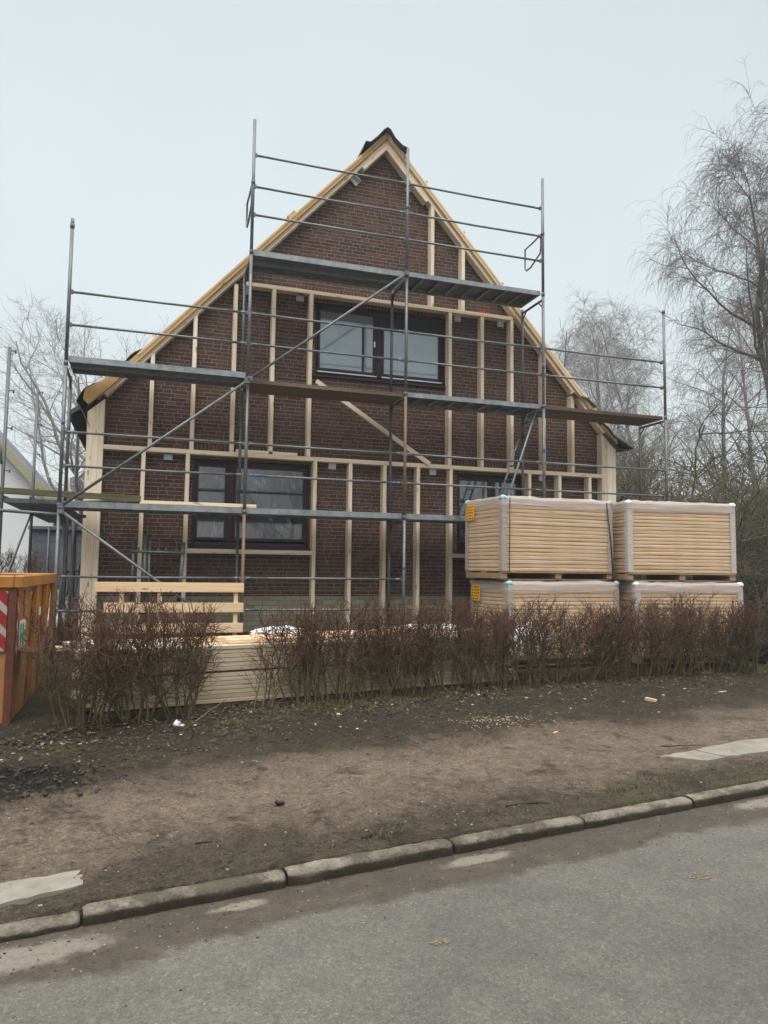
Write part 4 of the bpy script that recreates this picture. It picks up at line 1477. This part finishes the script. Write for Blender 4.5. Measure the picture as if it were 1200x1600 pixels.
wp = MB(); wp.box((-.45, yn - .032, .82), (xr - .078, yn - .024, 1.36)); obj('warning_plate', wp, 'stripe', sk)
wp = MB(); wp.box((xr + .0015, yn + .004, .70), (xr + .006, yn + .085, 1.37)); obj('warning_plate', wp, 'stripe', sk)
# sign with its two green letters before the rib
sg = MB(); sg.box((xr + .008, -3.22, .80), (xr + .014, -2.86, 1.08))
sign = obj('sign', sg, 'sign_white', sk, .003)
tx = bpy.data.curves.new('sign_lettering', 'FONT')
tx.body = 'He'; tx.size = .29; tx.extrude = .002; tx.offset = .010
tx.materials.append(MAT['sign_green'])
to = bpy.data.objects.new('sign_lettering', tx); COL.objects.link(to)
bpy.context.view_layer.update()
me_ = bpy.data.meshes.new_from_object(to.evaluated_get(bpy.context.evaluated_depsgraph_get()))
bpy.data.objects.remove(to)
to = bpy.data.objects.new('sign_lettering', me_); COL.objects.link(to)
to.parent = sign
to.rotation_euler = (math.radians(90), 0, math.radians(90))
to.location = Vector((xr + .017, -3.20, .84)) - Vector(sk.location)
fl = MB(); fl.prism([(xr + .006, .80), (xr + .16, .765), (xr + .16, .785), (xr + .006, .825)], -3.26, -2.84); obj('ledge', fl, 'skip_rust', sk, .004)
for (y, z, s_) in ((-2.22, 1.28, .05), (-1.9, 1.05, .09), (-2.55, 1.30, .035)):
    st = MB(); st.box((xr + .003, y, z), (xr + .008, y + s_ * 2, z + s_)); obj('sticker', st, 'sign_white', sk)
# chain hanging in the corner
ch = MB()
for i in range(9):
    z = 1.36 - i * .028
    ch.tube([(xr + .012, -3.02 + .02 * math.sin(i * 1.1), z), (xr + .012, -3.02 + .02 * math.sin((i + 1) * 1.1), z - .03)], .006, 6)
obj('chain', ch, 'skip_rust', sk)


# ------------------------------------------------------------------ hedge shrubs
def shrub_mesh(seed, h, spread, n, dens=1.0, lean=.30):
    rg = np.random.default_rng(seed)
    T = Twigs()
    def ok(pts):
        return pts[:, 2].max() < h * (1 + .05 * rg.normal())
    for i in range(n):
        a = rg.uniform(0, 2 * np.pi); r = spread * .38 * np.sqrt(rg.uniform())
        p = np.array([r * np.cos(a), r * np.sin(a), -.04])
        tilt = lean * (r / (spread * .38) + .25) * rg.uniform(.3, 1.2)
        d = np.array([np.cos(a) * tilt, np.sin(a) * tilt, 1.]) + rg.normal(0, .14, 3)
        L = h * rg.uniform(.72, 1.04)
        R = rg.uniform(.007, .015)
        s = walk(rg, p, d, L, 9, .14, .13)
        T.add(s, np.linspace(R, R * .35, 9), 4, 0)
        for _ in range(int(13 * dens)):
            f = rg.uniform(.22, .98)
            q, t = at(s, f)
            l = rg.uniform(.16, .5) * (1.15 - .6 * f)
            b = walk(rg, q, side_dir(rg, t, rg.uniform(.4, 1.15)), l, 6, .26, .13)
            if b[-1, 2] > h * rg.uniform(.96, 1.06): continue
            rr = R * .42
            hi = b[-1, 2] > h * .66
            T.add(b, np.linspace(rr, rr * .5, 6), 3, (2 if hi and rg.uniform() < .6 else 1) if f > .4 else 0)
            for _ in range(rg.integers(2, 5)):
                q2, t2 = at(b, rg.uniform(.25, 1.))
                c = walk(rg, q2, side_dir(rg, t2, rg.uniform(.5, 1.2)), rg.uniform(.07, .24), 4, .28, .12)
                if c[-1, 2] > h * rg.uniform(.97, 1.07): continue
                T.add(c, np.linspace(.0028, .0018, 4), 3, 2 if c[-1, 2] > h * .66 and rg.uniform() < .65 else 1)
    return T.mesh('hedge_shrub', ['hedge_stem', 'hedge_twig', 'hedge_tip'])


HG = 'hedge shrubs along the plot edge'


def hedge_y(x):
    P = [(-1, -4.1), (.6, -3.66), (1.5, -3.40), (2.75, -2.98), (4.2, -2.66), (6.8, -2.22), (9.6, -2.02), (12, -1.7)]
    for (a, b), (c, d) in zip(P, P[1:]):
        if x <= c:
            return b + (d - b) * (x - a) / (c - a)
    return P[-1][1]


big = [shrub_mesh(11, 1.24, .62, 22, 1.25, .46), shrub_mesh(12, 1.25, .40, 17, 1.25, .36), shrub_mesh(13, 1.21, .44, 18, 1.3, .44)]
for me, x, dy, rz, lab in ((big[0], .66, .02, 0, 'bushy bare hedge shrub beside the orange skip'), (big[1], 1.08, .06, 1.2, 'upright bare hedge shrub between its two left neighbours'),
                      (big[2], 1.54, .04, 2.2, 'bare hedge shrub with thick olive stems before the gap')):
    tag(link_mesh('hedge_shrub', me, None, (x, hedge_y(x) + dy, zg(x, hedge_y(x)) - .01), rz), lab, 'shrub', HG)
sp_ = shrub_mesh(21, .80, .42, 6, .6, .55)
tag(link_mesh('hedge_shrub', sp_, None, (2.28, hedge_y(2.28), .15), .4, (1, 1, 1)), 'small sparse hedge shrub in the gap before the timber stack', 'shrub', HG)
row = [shrub_mesh(30 + i, 1.07 + .05 * (i % 3), .54, 15, 1.28, .28) for i in range(6)]
x = 2.78; i = 0
while x < 10.1:
    me = row[i % 6]
    y = hedge_y(x) + rng.uniform(-.05, .05)
    lab = 'bare reddish shrub in the unbroken hedge row'
    if i == 0: lab = 'bare shrub at the left end of the unbroken hedge row, red topped'
    o = link_mesh('hedge_shrub', me, None, (x, y, zg(x, y) - .01), rng.uniform(0, 6.28), rng.uniform(.95, 1.03))
    tag(o, lab, 'shrub', HG if i == 0 else 'shrubs in the unbroken hedge row')
    x += rng.uniform(.40, .47); i += 1

# ------------------------------------------------------------------ ground litter
def flat_scatter(name, n, fn, sizes, mats, curl=.3, seed=1):
    rg = random.Random(seed)
    mb = MB()
    for _ in range(n):
        x, y = fn(rg)
        s = rg.uniform(*sizes); a = rg.uniform(0, 6.28)
        z = zrough(x, y) + .004 + rg.uniform(0, .012)
        ca_, sa = math.cos(a), math.sin(a)
        b = len(mb.v)
        tl = rg.uniform(-curl, curl); tl2 = rg.uniform(-curl, curl)
        for (u, v) in ((-1, 0), (-.2, -.5), (1, 0), (-.2, .5)):
            px, py = u * s, v * s
            mb.v.append(Vector((x + px * ca_ - py * sa, y + px * sa + py * ca_, z + u * s * tl + abs(v) * s * tl2 + abs(tl) * s)))
        mi = rg.randrange(len(mats))
        mb.face((b, b + 1, b + 2), False, mi); mb.face((b, b + 2, b + 3), False, mi)
    return tag(obj(name, mb, mats), kind='stuff')


def along_hedge(rg):
    x = rg.uniform(.2, 10.5)
    return x, hedge_y(x) + rg.gauss(-.12, .25)


def on_path(rg):
    x = rg.uniform(-.5, 8); return x, kerb_y(x) + rg.uniform(.15, 4.2)


def mud_zone(rg):
    x = rg.uniform(-.4, 9); return x, hedge_y(x) - abs(rg.gauss(0, .7))


flat_scatter('leaf_litter', 3200, along_hedge, (.012, .032), ['leaf', 'leaf_dark', 'leaf_pale', 'leaf_dark'], .5, 3)
flat_scatter('leaf_litter', 900, mud_zone, (.012, .035), ['leaf', 'leaf_dark', 'leaf_dark'], .4, 4)


def chips(name, n, fn, sz, mats, seed):
    rg = random.Random(seed); mb = MB()
    for _ in range(n):
        x, y = fn(rg); s = rg.uniform(*sz)
        M = Matrix.Translation((x, y, zrough(x, y) + s * .25)) @ Matrix.Rotation(rg.uniform(0, 6.28), 4, 'Z') @ Matrix.Rotation(rg.uniform(-.5, .5), 4, 'X')
        mb.box((-s, -s * rg.uniform(.3, .8), -s * .35), (s, s * rg.uniform(.3, .8), s * .35), rg.randrange(len(mats)), M)
    return tag(obj(name, mb, mats), kind='stuff')


chips('gravel', 1500, on_path, (.003, .009), ['chip_stone', 'stone', 'chip_stone'], 5)
chips('debris', 160, mud_zone, (.006, .018), ['chip', 'chip', 'chip_stone'], 6)


def road_grit(rg):
    x = rg.uniform(-1, 8); return x, kerb_y(x) - abs(rg.gauss(0, .25)) - .01


rg5 = random.Random(15); mb = MB()
for _ in range(900):
    x, y = road_grit(rg5); s = rg5.uniform(.002, .0055)
    M = Matrix.Translation((x, y, s * .3)) @ Matrix.Rotation(rg5.uniform(0, 6.28), 4, 'Z')
    mb.box((-s, -s * .6, -s * .4), (s, s * .7, s * .4), rg5.randrange(3), M)
tag(obj('gravel', mb, ['stone', 'leaf_dark', 'chip_stone']), kind='stuff')
# clods in the churned mud
rg6 = random.Random(16); mb = MB()
for _ in range(420):
    x, y = .35 + rg6.gauss(0, .30), -5.25 + rg6.gauss(0, .22); s = rg6.uniform(.004, .013)
    mb.blob((x, y, zrough(x, y)), (s * rg6.uniform(.8, 1.7), s * rg6.uniform(.6, 1.2), s * .85), rg6.uniform(0, 99), 1.1, 2, 0, 1.6)
tag(obj('mud', mb, 'mud'), kind='stuff')


def blades(name, n, fn, hh, mats, seed):
    rg = np.random.default_rng(seed); rr = random.Random(seed)
    T = Twigs()
    for _ in range(n):
        cx, cy = fn(rr)
        for _ in range(rr.randrange(6, 13)):
            x, y = cx + rr.gauss(0, .03), cy + rr.gauss(0, .03)
            a = rr.uniform(0, 6.28); l = rr.uniform(*hh)
            p = walk(rg, (x, y, zrough(x, y) - .005), (math.cos(a) * .6, math.sin(a) * .6, 1.), l, 4, .08, 0, .7)
            T.add(p, [.0028, .0025, .0018, .0006], 3, rr.randrange(len(mats)))
    me = T.mesh(name, mats)
    return tag(link_mesh(name, me), kind='stuff')


def grassy(rg):
    if rg.random() < .88:
        x = rg.choice((rg.uniform(2.2, 4.6), rg.uniform(4, 11))); return x, hedge_y(x) + rg.gauss(-.22, .16)
    x = rg.uniform(1.8, 7.5); return x, kerb_y(x) + .16 + abs(rg.gauss(0, .14))


blades('grass', 620, grassy, (.015, .06), ['grass', 'grass_dry', 'grass'], 9)


def thin_grass(rg):
    x = rg.uniform(1, 9); return x, hedge_y(x) - .25 - abs(rg.gauss(0, .5))


blades('grass', 260, thin_grass, (.015, .045), ['grass', 'grass_dry', 'grass_dry'], 10)

rgc = random.Random(44); mb = MB()
for _ in range(2200):
    if rgc.random() < .7:
        x, y = mud_zone(rgc)
    else:
        x = rgc.uniform(.8, 8); y = kerb_y(x) + .15 + abs(rgc.gauss(0, .22))
    s = rgc.choice((rgc.uniform(.003, .009), rgc.uniform(.006, .017))) if y > kerb_y(x) + 1.5 else rgc.uniform(.002, .007)
    mb.blob((x, y, zrough(x, y) + s * .05), (s * rgc.uniform(.9, 1.7), s * 1.0, s * .75), rgc.uniform(0, 99), .9, 2, rgc.randrange(2))
tag(obj('dirt', mb, ['mud', 'soil']), kind='stuff')

# single pieces of litter
def piece(name, x, y, dims, mat, label, cat, rz=0., tilt=0., z=None):
    mb = MB()
    M = Matrix.Translation((x, y, (zrough(x, y) if z is None else z) + dims[2] / 2 - .002)) @ Matrix.Rotation(rz, 4, 'Z') @ Matrix.Rotation(tilt, 4, 'Y')
    mb.box(tuple(-q / 2 for q in dims), tuple(q / 2 for q in dims), 0, M)
    return tag(obj(name, mb, mat, None, min(dims) * .12), label, cat)


piece('wood_offcut', 6.70, -3.68, (.13, .04, .04), 'chip', 'short squared wood offcut lying on the mud before the right hedge', 'offcut', -.9, .12)
piece('wood_chip', 8.02, -3.35, (.14, .03, .012), 'chip', 'thin pale wood sliver on the mud at the far right', 'wood sliver', .1)
piece('wood_chip', 4.80, -4.75, (.07, .025, .01), 'chip', 'little pale wood sliver on the middle of the path', 'wood sliver', .5)
piece('wood_chip', 3.05, -4.2, (.05, .02, .01), 'chip', 'tiny wood sliver on the dark mud left of the middle', 'wood sliver', 1.2)
mb = MB().blob((2.0, -6.05, .105), (.028, .022, .018), 4, .9, 2)
tag(obj('stone', mb, 'mud'), 'small black stone alone on the sandy path', 'stone')
mb = MB().blob((1.46, -3.76, .165), (.030, .012, .032), 8, .8, 3); mb.blob((1.51, -3.74, .15), (.026, .012, .014), 9, .8, 2)
tag(obj('paper_scrap', mb, 'white_film'), 'crumpled white paper scrap by the hedge foot', 'scrap')
T = Twigs(); rgt = np.random.default_rng(4)
T.add(walk(rgt, (1.62, -3.72, .17), (.7, .6, .28), .55, 6, .05), np.linspace(.005, .003, 6), 5, 0)
tag(link_mesh('fallen_stick', T.mesh('fallen_stick', ['leaf_pale'])), 'thin pale stick leaning out of the hedge foot', 'stick')
for (x, y, l, a, lab) in ((3.4, -6.45, .30, .15, 'dark fallen twig on the verge behind the kerb'), (5.35, -5.52, .5, .1, 'thin dark twig lying across the pale concrete slab'), (1.45, -6.55, .1, .3, 'short dark twig on the sandy verge'), (2.35, -6.72, .12, .4, 'short dark bark strip by the kerb')):
    T = Twigs()
    z = zrough(x, y) + (.012 if x != 5.35 else .035)
    T.add(walk(rgt, (x, y, z), (math.cos(a), math.sin(a), 0.), l, 6, .07), np.linspace(.006, .003, 6), 5, 0)
    tag(link_mesh('fallen_twig', T.mesh('fallen_twig', ['twig_dark'])), lab, 'twig')


def road_patch(x, y, r, mat, label, cat, seed):
    rg = random.Random(seed); mb = MB()
    for _ in range(46):
        a = rg.uniform(0, 6.28); q = r * math.sqrt(rg.random())
        s = rg.uniform(.002, .007)
        M = Matrix.Translation((x + q * math.cos(a) * 1.4, y + q * math.sin(a), s * .2 + .001)) @ Matrix.Rotation(rg.uniform(0, 6), 4, 'Z')
        mb.box((-s, -s * .7, -s * .3), (s, s * .7, s * .3), 0, M)
    return tag(obj('sawdust', mb, mat), kind='stuff')


road_patch(3.98, -7.52, .045, 'leaf_pale', '', '', 1)
road_patch(2.4, -7.75, .03, 'leaf_pale', '', '', 2)
# sawdust heap on the verge
rgs = random.Random(33); mb = MB()
for _ in range(260):
    x, y = 4.55 + rgs.gauss(0, .28), -4.2 + rgs.gauss(0, .11)
    s = rgs.uniform(.002, .006)
    M = Matrix.Translation((x, y, zrough(x, y) + .004)) @ Matrix.Rotation(rgs.uniform(0, 6), 4, 'Z')
    mb.box((-s * 1.6, -s * .7, -s * .4), (s * 1.6, s * .7, s * .4), 0, M)
tag(obj('sawdust', mb, 'chip'), kind='stuff')


# ------------------------------------------------------------------ trees
def deciduous(seed, h, r0, n_limbs, spread, mats, base=.25, twig=.006, up=.10, dens=1., droop=0., trunk_wander=.05, hang=0, trunk_path=None, azr=None, sub_n=9, tw_n=8):
    """bare tree: trunk and crown meshes; hang > 0 lets the fine shoots fall like a birch's"""
    rg = np.random.default_rng(seed)
    TT, C = Twigs(), Twigs()
    tr = np.array(trunk_path, float) if trunk_path is not None else walk(rg, (0, 0, -.2), (rg.normal(0, .05), rg.normal(0, .05), 1.), h, 12, trunk_wander, .04)
    k = len(tr)
    TT.add(tr, r0 * (1 - .86 * np.linspace(0, 1, k) ** .8), 10, 0)
    ga = rg.uniform(0, 6.28)
    for i in range(n_limbs):
        f = base + (1 - base) * ((i + rg.uniform(0, .8)) / n_limbs)
        f = min(f, .985)
        p, t = at(tr, f)
        ga += 2.4 + rg.normal(0, .3)
        az = ga if azr is None else rg.uniform(*azr)
        el = rg.uniform(.45, .95)
        d = np.array([math.cos(az) * math.cos(el), math.sin(az) * math.cos(el), math.sin(el)])
        L = spread * (1.15 - .75 * f) * rg.uniform(.75, 1.15)
        R = r0 * (1 - .86 * f ** .8) * rg.uniform(.38, .6)
        lb = walk(rg, p, d, L, 9, .13, up, droop)
        TT.add(lb, R * (1 - .8 * np.linspace(0, 1, 9)), 6, 0)
        for _ in range(int(sub_n * dens)):
            f2 = rg.uniform(.18, 1.)
            q, t2 = at(lb, f2)
            l2 = L * rg.uniform(.22, .5) * (1.15 - .55 * f2)
            r2 = max(twig * 1.3, R * (1 - .8 * f2) * .5)
            sb = walk(rg, q, side_dir(rg, t2, rg.uniform(.45, 1.)), l2, 7, .17, up * .8, droop * 1.2)
            C.add(sb, r2 * (1 - .65 * np.linspace(0, 1, 7)), 4, 0)
            for _ in range(int(tw_n * dens)):
                q3, t3 = at(sb, rg.uniform(.15, 1.))
                l3 = max(.25, l2 * rg.uniform(.25, .6))
                if hang and rg.uniform() < .8:
                    l3 = rg.uniform(.4, 1.25) * hang
                    tw = walk(rg, q3, side_dir(rg, t3, rg.uniform(.4, 1.1)), l3, 7, .10, -.05, .85)
                    C.add(tw, twig * np.linspace(1, .45, 7), 3, 1)
                    for _ in range(2):
                        q4, t4 = at(tw, rg.uniform(.1, .8))
                        C.add(walk(rg, q4, side_dir(rg, t4, .6), l3 * rg.uniform(.3, .6), 5, .1, -.15, .6), twig * .7 * np.linspace(1, .5, 5), 3, 1)
                else:
                    tw = walk(rg, q3, side_dir(rg, t3, rg.uniform(.4, .9)), l3, 5, .2, up)
                    C.add(tw, twig * np.linspace(1, .5, 5), 3, 1)
                    for _ in range(rg.integers(1, 4)):
                        q4, t4 = at(tw, rg.uniform(.2, 1.))
                        C.add(walk(rg, q4, side_dir(rg, t4, rg.uniform(.4, .9)), l3 * rg.uniform(.3, .6), 4, .2, up), twig * .7 * np.linspace(1, .5, 4), 3, 1)
    return TT.mesh('trunk', [mats[0]]), C.mesh('crown', list(mats))


def tree(name, loc, meshes, label, group=None, rz=0., sc=1., cat='tree'):
    t = thing(name, loc, label, cat, group, rz)
    if sc != 1: t.scale = (sc,) * 3
    link_mesh('trunk', meshes[0], t); link_mesh('crown', meshes[1], t)
    return t


# broad bare tree behind the house, left
lt = deciduous(5, 7.8, .34, 22, 9.4, ['hazy_grey_bark', 'hazy_grey_bark'], .14, .007, .03, 1.15, .03, .02)
tree('bare_tree', (-.9, 19.2, .3), lt, 'pale broad bare tree behind the left corner of the house', 'trees beyond the house', 0.6, 1.)
o = tree('bare_tree', (9.0, -29., 0.), lt, 'broad bare tree across the road, seen mirrored in the lower left window', 'trees beyond the house', 2.0, .8)
# two birches at the right
fork = [(0, 0, -.2), (-.03, 0, 1.5), (-.10, 0, 3.2), (-.16, 0, 5.0), (-.22, .05, 6.4), (-.42, .1, 7.4), (-.55, .1, 8.6), (-.45, 0, 9.8), (-.62, 0, 11.0), (-.7, .1, 12.0)]
b1 = deciduous(8, 11.5, .175, 19, 5.0, ['birch', 'birch_twig'], .40, .005, .05, 1.55, .12, .05, 1.1, trunk_path=fork)
tree('birch_tree', (17.75, 4.8, .3), b1, 'forked birch with drooping twigs right of the board stacks', 'birches at the right', 0.)
b2 = deciduous(9, 14.9, .20, 30, 6.6, ['birch', 'birch_twig'], .25, .005, .05, 1.35, .12, .04, 1.2)
tree('birch_tree', (20.3, 4.2, .3), b2, 'tallest birch at the right edge with a weeping crown', 'birches at the right', 2.2)
# birches farther back
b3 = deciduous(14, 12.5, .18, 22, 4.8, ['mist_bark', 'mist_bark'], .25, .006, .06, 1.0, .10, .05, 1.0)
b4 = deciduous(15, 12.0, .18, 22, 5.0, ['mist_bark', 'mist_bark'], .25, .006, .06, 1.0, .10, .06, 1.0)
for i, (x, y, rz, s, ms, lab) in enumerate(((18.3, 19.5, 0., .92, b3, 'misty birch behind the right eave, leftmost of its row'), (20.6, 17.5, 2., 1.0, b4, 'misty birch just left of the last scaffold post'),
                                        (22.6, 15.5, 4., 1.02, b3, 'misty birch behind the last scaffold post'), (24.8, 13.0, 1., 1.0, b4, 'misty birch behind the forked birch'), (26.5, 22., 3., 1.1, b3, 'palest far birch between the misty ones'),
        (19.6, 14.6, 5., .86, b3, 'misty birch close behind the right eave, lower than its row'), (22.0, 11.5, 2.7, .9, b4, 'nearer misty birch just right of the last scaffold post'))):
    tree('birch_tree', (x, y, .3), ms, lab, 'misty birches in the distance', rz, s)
# young ash shoot behind the right roof slope
ys = deciduous(31, 9.0, .07, 7, 1.6, ['bark', 'bark'], .55, .008, .25, .6, 0., .03, sub_n=4, tw_n=3)
tree('young_tree', (13.0, 9.0, .3), ys, 'slender young tree showing above the right roof slope', 'trees beyond the house', .4)
# tangled thorn bushes
def thicket_mesh(seed, h, spread, n, mats, tw=.006, dens=1.):
    rg = np.random.default_rng(seed); T = Twigs()
    for i in range(n):
        a = rg.uniform(0, 6.28); r = spread * .25 * np.sqrt(rg.uniform())
        s = walk(rg, (r * np.cos(a), r * np.sin(a), -.1), (np.cos(a) * .55, np.sin(a) * .55, 1.), h * rg.uniform(.75, 1.2), 9, .2, .04, .12)
        R = rg.uniform(.02, .045)
        T.add(s, R * (1 - .75 * np.linspace(0, 1, 9)), 5, 0)
        for _ in range(int(12 * dens)):
            q, t = at(s, rg.uniform(.12, 1.))
            l = h * rg.uniform(.15, .4)
            b = walk(rg, q, side_dir(rg, t, rg.uniform(.5, 1.2)), l, 6, .25, .05, .1)
            T.add(b, R * .4 * (1 - .6 * np.linspace(0, 1, 6)), 4, 0)
            for _ in range(int(9 * dens)):
                q2, t2 = at(b, rg.uniform(.1, 1.))
                c = walk(rg, q2, side_dir(rg, t2, rg.uniform(.5, 1.2)), l * rg.uniform(.25, .7), 5, .25, .04)
                T.add(c, tw * np.linspace(1, .5, 5), 3, 1)
                for _ in range(2):
                    q3, t3 = at(c, rg.uniform(.2, 1.))
                    T.add(walk(rg, q3, side_dir(rg, t3, rg.uniform(.5, 1.2)), l * rg.uniform(.12, .35), 4, .25, .04), tw * .7 * np.linspace(1, .5, 4), 3, 1)
    return T.mesh('thorn_bush', mats)


tk = [thicket_mesh(41, 4.1, 4.0, 16, ['olive_bark', 'olive_bark'], .007), thicket_mesh(42, 3.8, 4.0, 16, ['olive_bark', 'bark'], .007), thicket_mesh(43, 3.2, 3.4, 15, ['bark', 'bark'], .006)]
TG = 'thorn bushes behind the board stacks'
for i, (x, y, m_, rz, s, lab) in enumerate(((12.3, 4.3, 0, 0., 1., 'olive thorn bush just right of the last scaffold post'), (14.3, 3.4, 1, 1., 1.05, 'tall olive thorn bush behind the right board stack'),
        (16.6, 3.0, 0, 2., 1.1, 'olive thorn bush under the forked birch'), (12.2, 1.2, 2, 3., .8, 'low dark thorn bush at the end of the hedge'), (14.6, .6, 2, 4., 1., 'dark thorn bush at the right edge behind the hedge'),
        (13.4, 7.5, 1, 5., 1.1, 'olive thorn bush behind the right house corner'), (16.5, 8.0, 0, 0.7, 1.2, 'thorn bush farther back among the birches'), (19.5, 6.5, 1, 2.6, 1.2, 'thorn bush behind the tallest birch'),
        (15.5, 12., 0, 4.1, 1.15, 'greyish thorn bush beside the right house wall'), (20.5, 11., 1, 3.3, 1.3, 'greyish thorn bush below the misty birches'), (18.0, 13.0, 0, 2.3, 1.55, 'tall greyish thorn bush against the misty birches'), (18.5, 1.8, 0, 1.6, 1.1, 'thorn bush at the right edge before the tallest birch'))):
    o = link_mesh('thorn_bush', tk[m_], None, (x, y, .3), rz, s)
    tag(o, lab, 'bush', TG)
# far woodland that closes the view
T = Twigs(); rgw = np.random.default_rng(77)
for i in range(520):
    x, y = rgw.uniform(10, 75), rgw.uniform(26, 48)
    h = rgw.uniform(4, 8.5)
    s = walk(rgw, (x, y, 0), (0, 0, 1), h, 5, .08, .05)
    T.add(s, np.linspace(.12, .03, 5), 4, 0)
    for _ in range(26):
        q, t = at(s, rgw.uniform(.05, 1.))
        b = walk(rgw, q, side_dir(rgw, t, rgw.uniform(.4, 1.2)), rgw.uniform(.8, 2.2), 4, .2, .08)
        T.add(b, np.linspace(.025, .01, 4), 3, 0)
tag(link_mesh('woods', T.mesh('woods', ['bark'])), kind='stuff')
# dark undergrowth at the hedge end
rge = random.Random(8); mb = MB()
def leaf_cloud(c, rad, n, s0, mats, seed):
    rg = random.Random(seed); mb = MB()
    for _ in range(n):
        while True:
            p = Vector((rg.uniform(-1, 1), rg.uniform(-1, 1), rg.uniform(-1, 1)))
            if p.length < 1 and (p.length > .35): break
        k = 1 + .35 * noise.noise(p * 2.2 + Vector((seed, 0, 0)))
        q = Vector((c[0] + p.x * rad[0] * k, c[1] + p.y * rad[1] * k, max(.05, c[2] + p.z * rad[2] * k)))
        s = rg.uniform(.5, 1.2) * s0
        R = Matrix.Rotation(rg.uniform(0, 6.28), 3, 'Z') @ Matrix.Rotation(rg.uniform(-1, 1), 3, 'X')
        b = len(mb.v)
        for (u, v) in ((-1, 0), (0, -.45), (1, 0), (0, .45)):
            mb.v.append(q + R @ Vector((u * s, v * s, 0)))
        mb.face((b, b + 1, b + 2, b + 3), False, rg.randrange(len(mats)))
    return mb


tag(obj('evergreen_shrub', leaf_cloud((11.9, -.6, .55), (1.0, .8, .75), 2600, .05, ['evergreen', 'evergreen', 'leaf_dark'], 3), ['evergreen', 'evergreen', 'leaf_dark']), 'dark evergreen shrub at the right end of the hedge', 'shrub')
mb = MB().blob((11.1, -1.35, .32), (.55, .5, .42), 5, .35, 4, 0, 1.8)
tag(obj('tarpaulin_heap', mb, 'tarp'), 'black tarpaulin heap at the right edge beyond the hedge', 'tarpaulin')

# ------------------------------------------------------------------ neighbours on the left
nh = thing('white_house', (-5.5, 13.5, .3), 'white rendered neighbour house with a steep verge at the left edge', 'house')
e_x, e_z = -1.55, 3.35
wl_ = MB().prism([(-9.5, .2), (e_x, .2), (e_x, e_z), (-5.5, e_z + 4.35), (-9.5, e_z)], 13.5, 22.)
obj('wall', wl_, 'render_white', nh)
rf = MB().prism([(e_x + .35, e_z - .40), (-5.5, e_z + 4.36), (-5.5, e_z + 4.66), (e_x + .4, e_z - .15)], 13.2, 22.3)
rf.prism([(-9.85, e_z - .40), (-5.5, e_z + 4.36), (-5.5, e_z + 4.66), (-9.9, e_z - .15)], 13.2, 22.3)
obj('roof', rf, 'roof_grey', nh)
vb = MB().prism([(e_x + .38, e_z - .42), (-5.5, e_z + 4.33), (-5.5, e_z + 4.64), (e_x + .42, e_z - .17)], 13.12, 13.19)
obj('verge_board', vb, 'roof_edge', nh)
gh = thing('grey_roof_house', (0, 33, .3), 'distant house with grey roof left of the brick gable', 'house')
obj('wall', MB().prism([(-3.2, .2), (6., .2), (6., 5.4), (-3.2, 5.4)], 33., 40.), 'render_white', gh)
obj('roof', MB().prism([(-3.5, 5.3), (6.3, 5.3), (6.3, 5.5), (4.0, 8.0), (-.9, 8.0), (-3.5, 5.5)], 32.6, 40.4), 'roof_grey', gh)
obj('dormer', MB().prism([(-2.9, 5.52), (-1.2, 5.52), (-1.2, 6.4), (-2.05, 6.75), (-2.9, 6.4)], 32.3, 32.58), 'roof_grey', gh)
sh = thing('garden_shed', (.2, 8.9, .3), 'slate grey board shed behind the side scaffold', 'shed')
for k in range(8):
    z = .3 + k * .27
    m_ = MB(); m_.box((-1.5, 8.8 + .004 * (k % 2), z), (1.6, 8.86, z + .262)); obj('wall_board', m_, 'shed', sh, .006)
m_ = MB(); m_.box((-1.58, 8.70, 2.47), (1.7, 10.9, 2.56)); obj('roof', m_, 'shed', sh, .01)
m_ = MB(); m_.box((-1.48, 8.87, .3), (1.58, 10.8, 2.46)); obj('side_wall', m_, 'shed', sh)
gs = [shrub_mesh(61, 1.75, 1.0, 22, 1.1, .3)]
for i, (x, rz, lab) in enumerate(((-2.3, 0., 'brown winter hedge plant left of the shed, outermost'), (-1.75, 2., 'brown winter hedge plant between skip and shed'), (-1.25, 4., 'brown winter hedge plant touching the shed corner'))):
    tag(link_mesh('garden_shrub', gs[0], None, (x, 7.6, .3), rz), lab, 'shrub', 'brown hedge plants before the shed')
tag(obj('evergreen_shrub', leaf_cloud((-2.25, 6.6, 1.05), (.5, .45, .75), 2200, .035, ['evergreen', 'evergreen', 'grass'], 13), ['evergreen', 'evergreen', 'grass']), 'dark green conifer shrub above the skip at the left edge', 'shrub')
film_heap((-.2, 2.2, .75), (.3, .9, .45), 15, 'white sheeted heap behind the side scaffold posts')

# ------------------------------------------------------------------ misty air
HAZE = 0.0016
if HAZE:
    hm = bpy.data.materials.new('winter mist'); hm.use_nodes = True
    nt = hm.node_tree; nt.nodes.clear()
    ho = nt.nodes.new('ShaderNodeOutputMaterial'); hv = nt.nodes.new('ShaderNodeVolumePrincipled')
    hv.inputs['Color'].default_value = (.93, .96, .98, 1); hv.inputs['Density'].default_value = HAZE; hv.inputs['Anisotropy'].default_value = .1
    nt.links.new(hv.outputs[0], ho.inputs['Volume'])
    MAT['mist'] = hm
    hb = MB(); hb.box((-320, -320, -1.1), (320, 320, 19.5))
    tag(obj('haze', hb, 'mist'), kind='stuff')
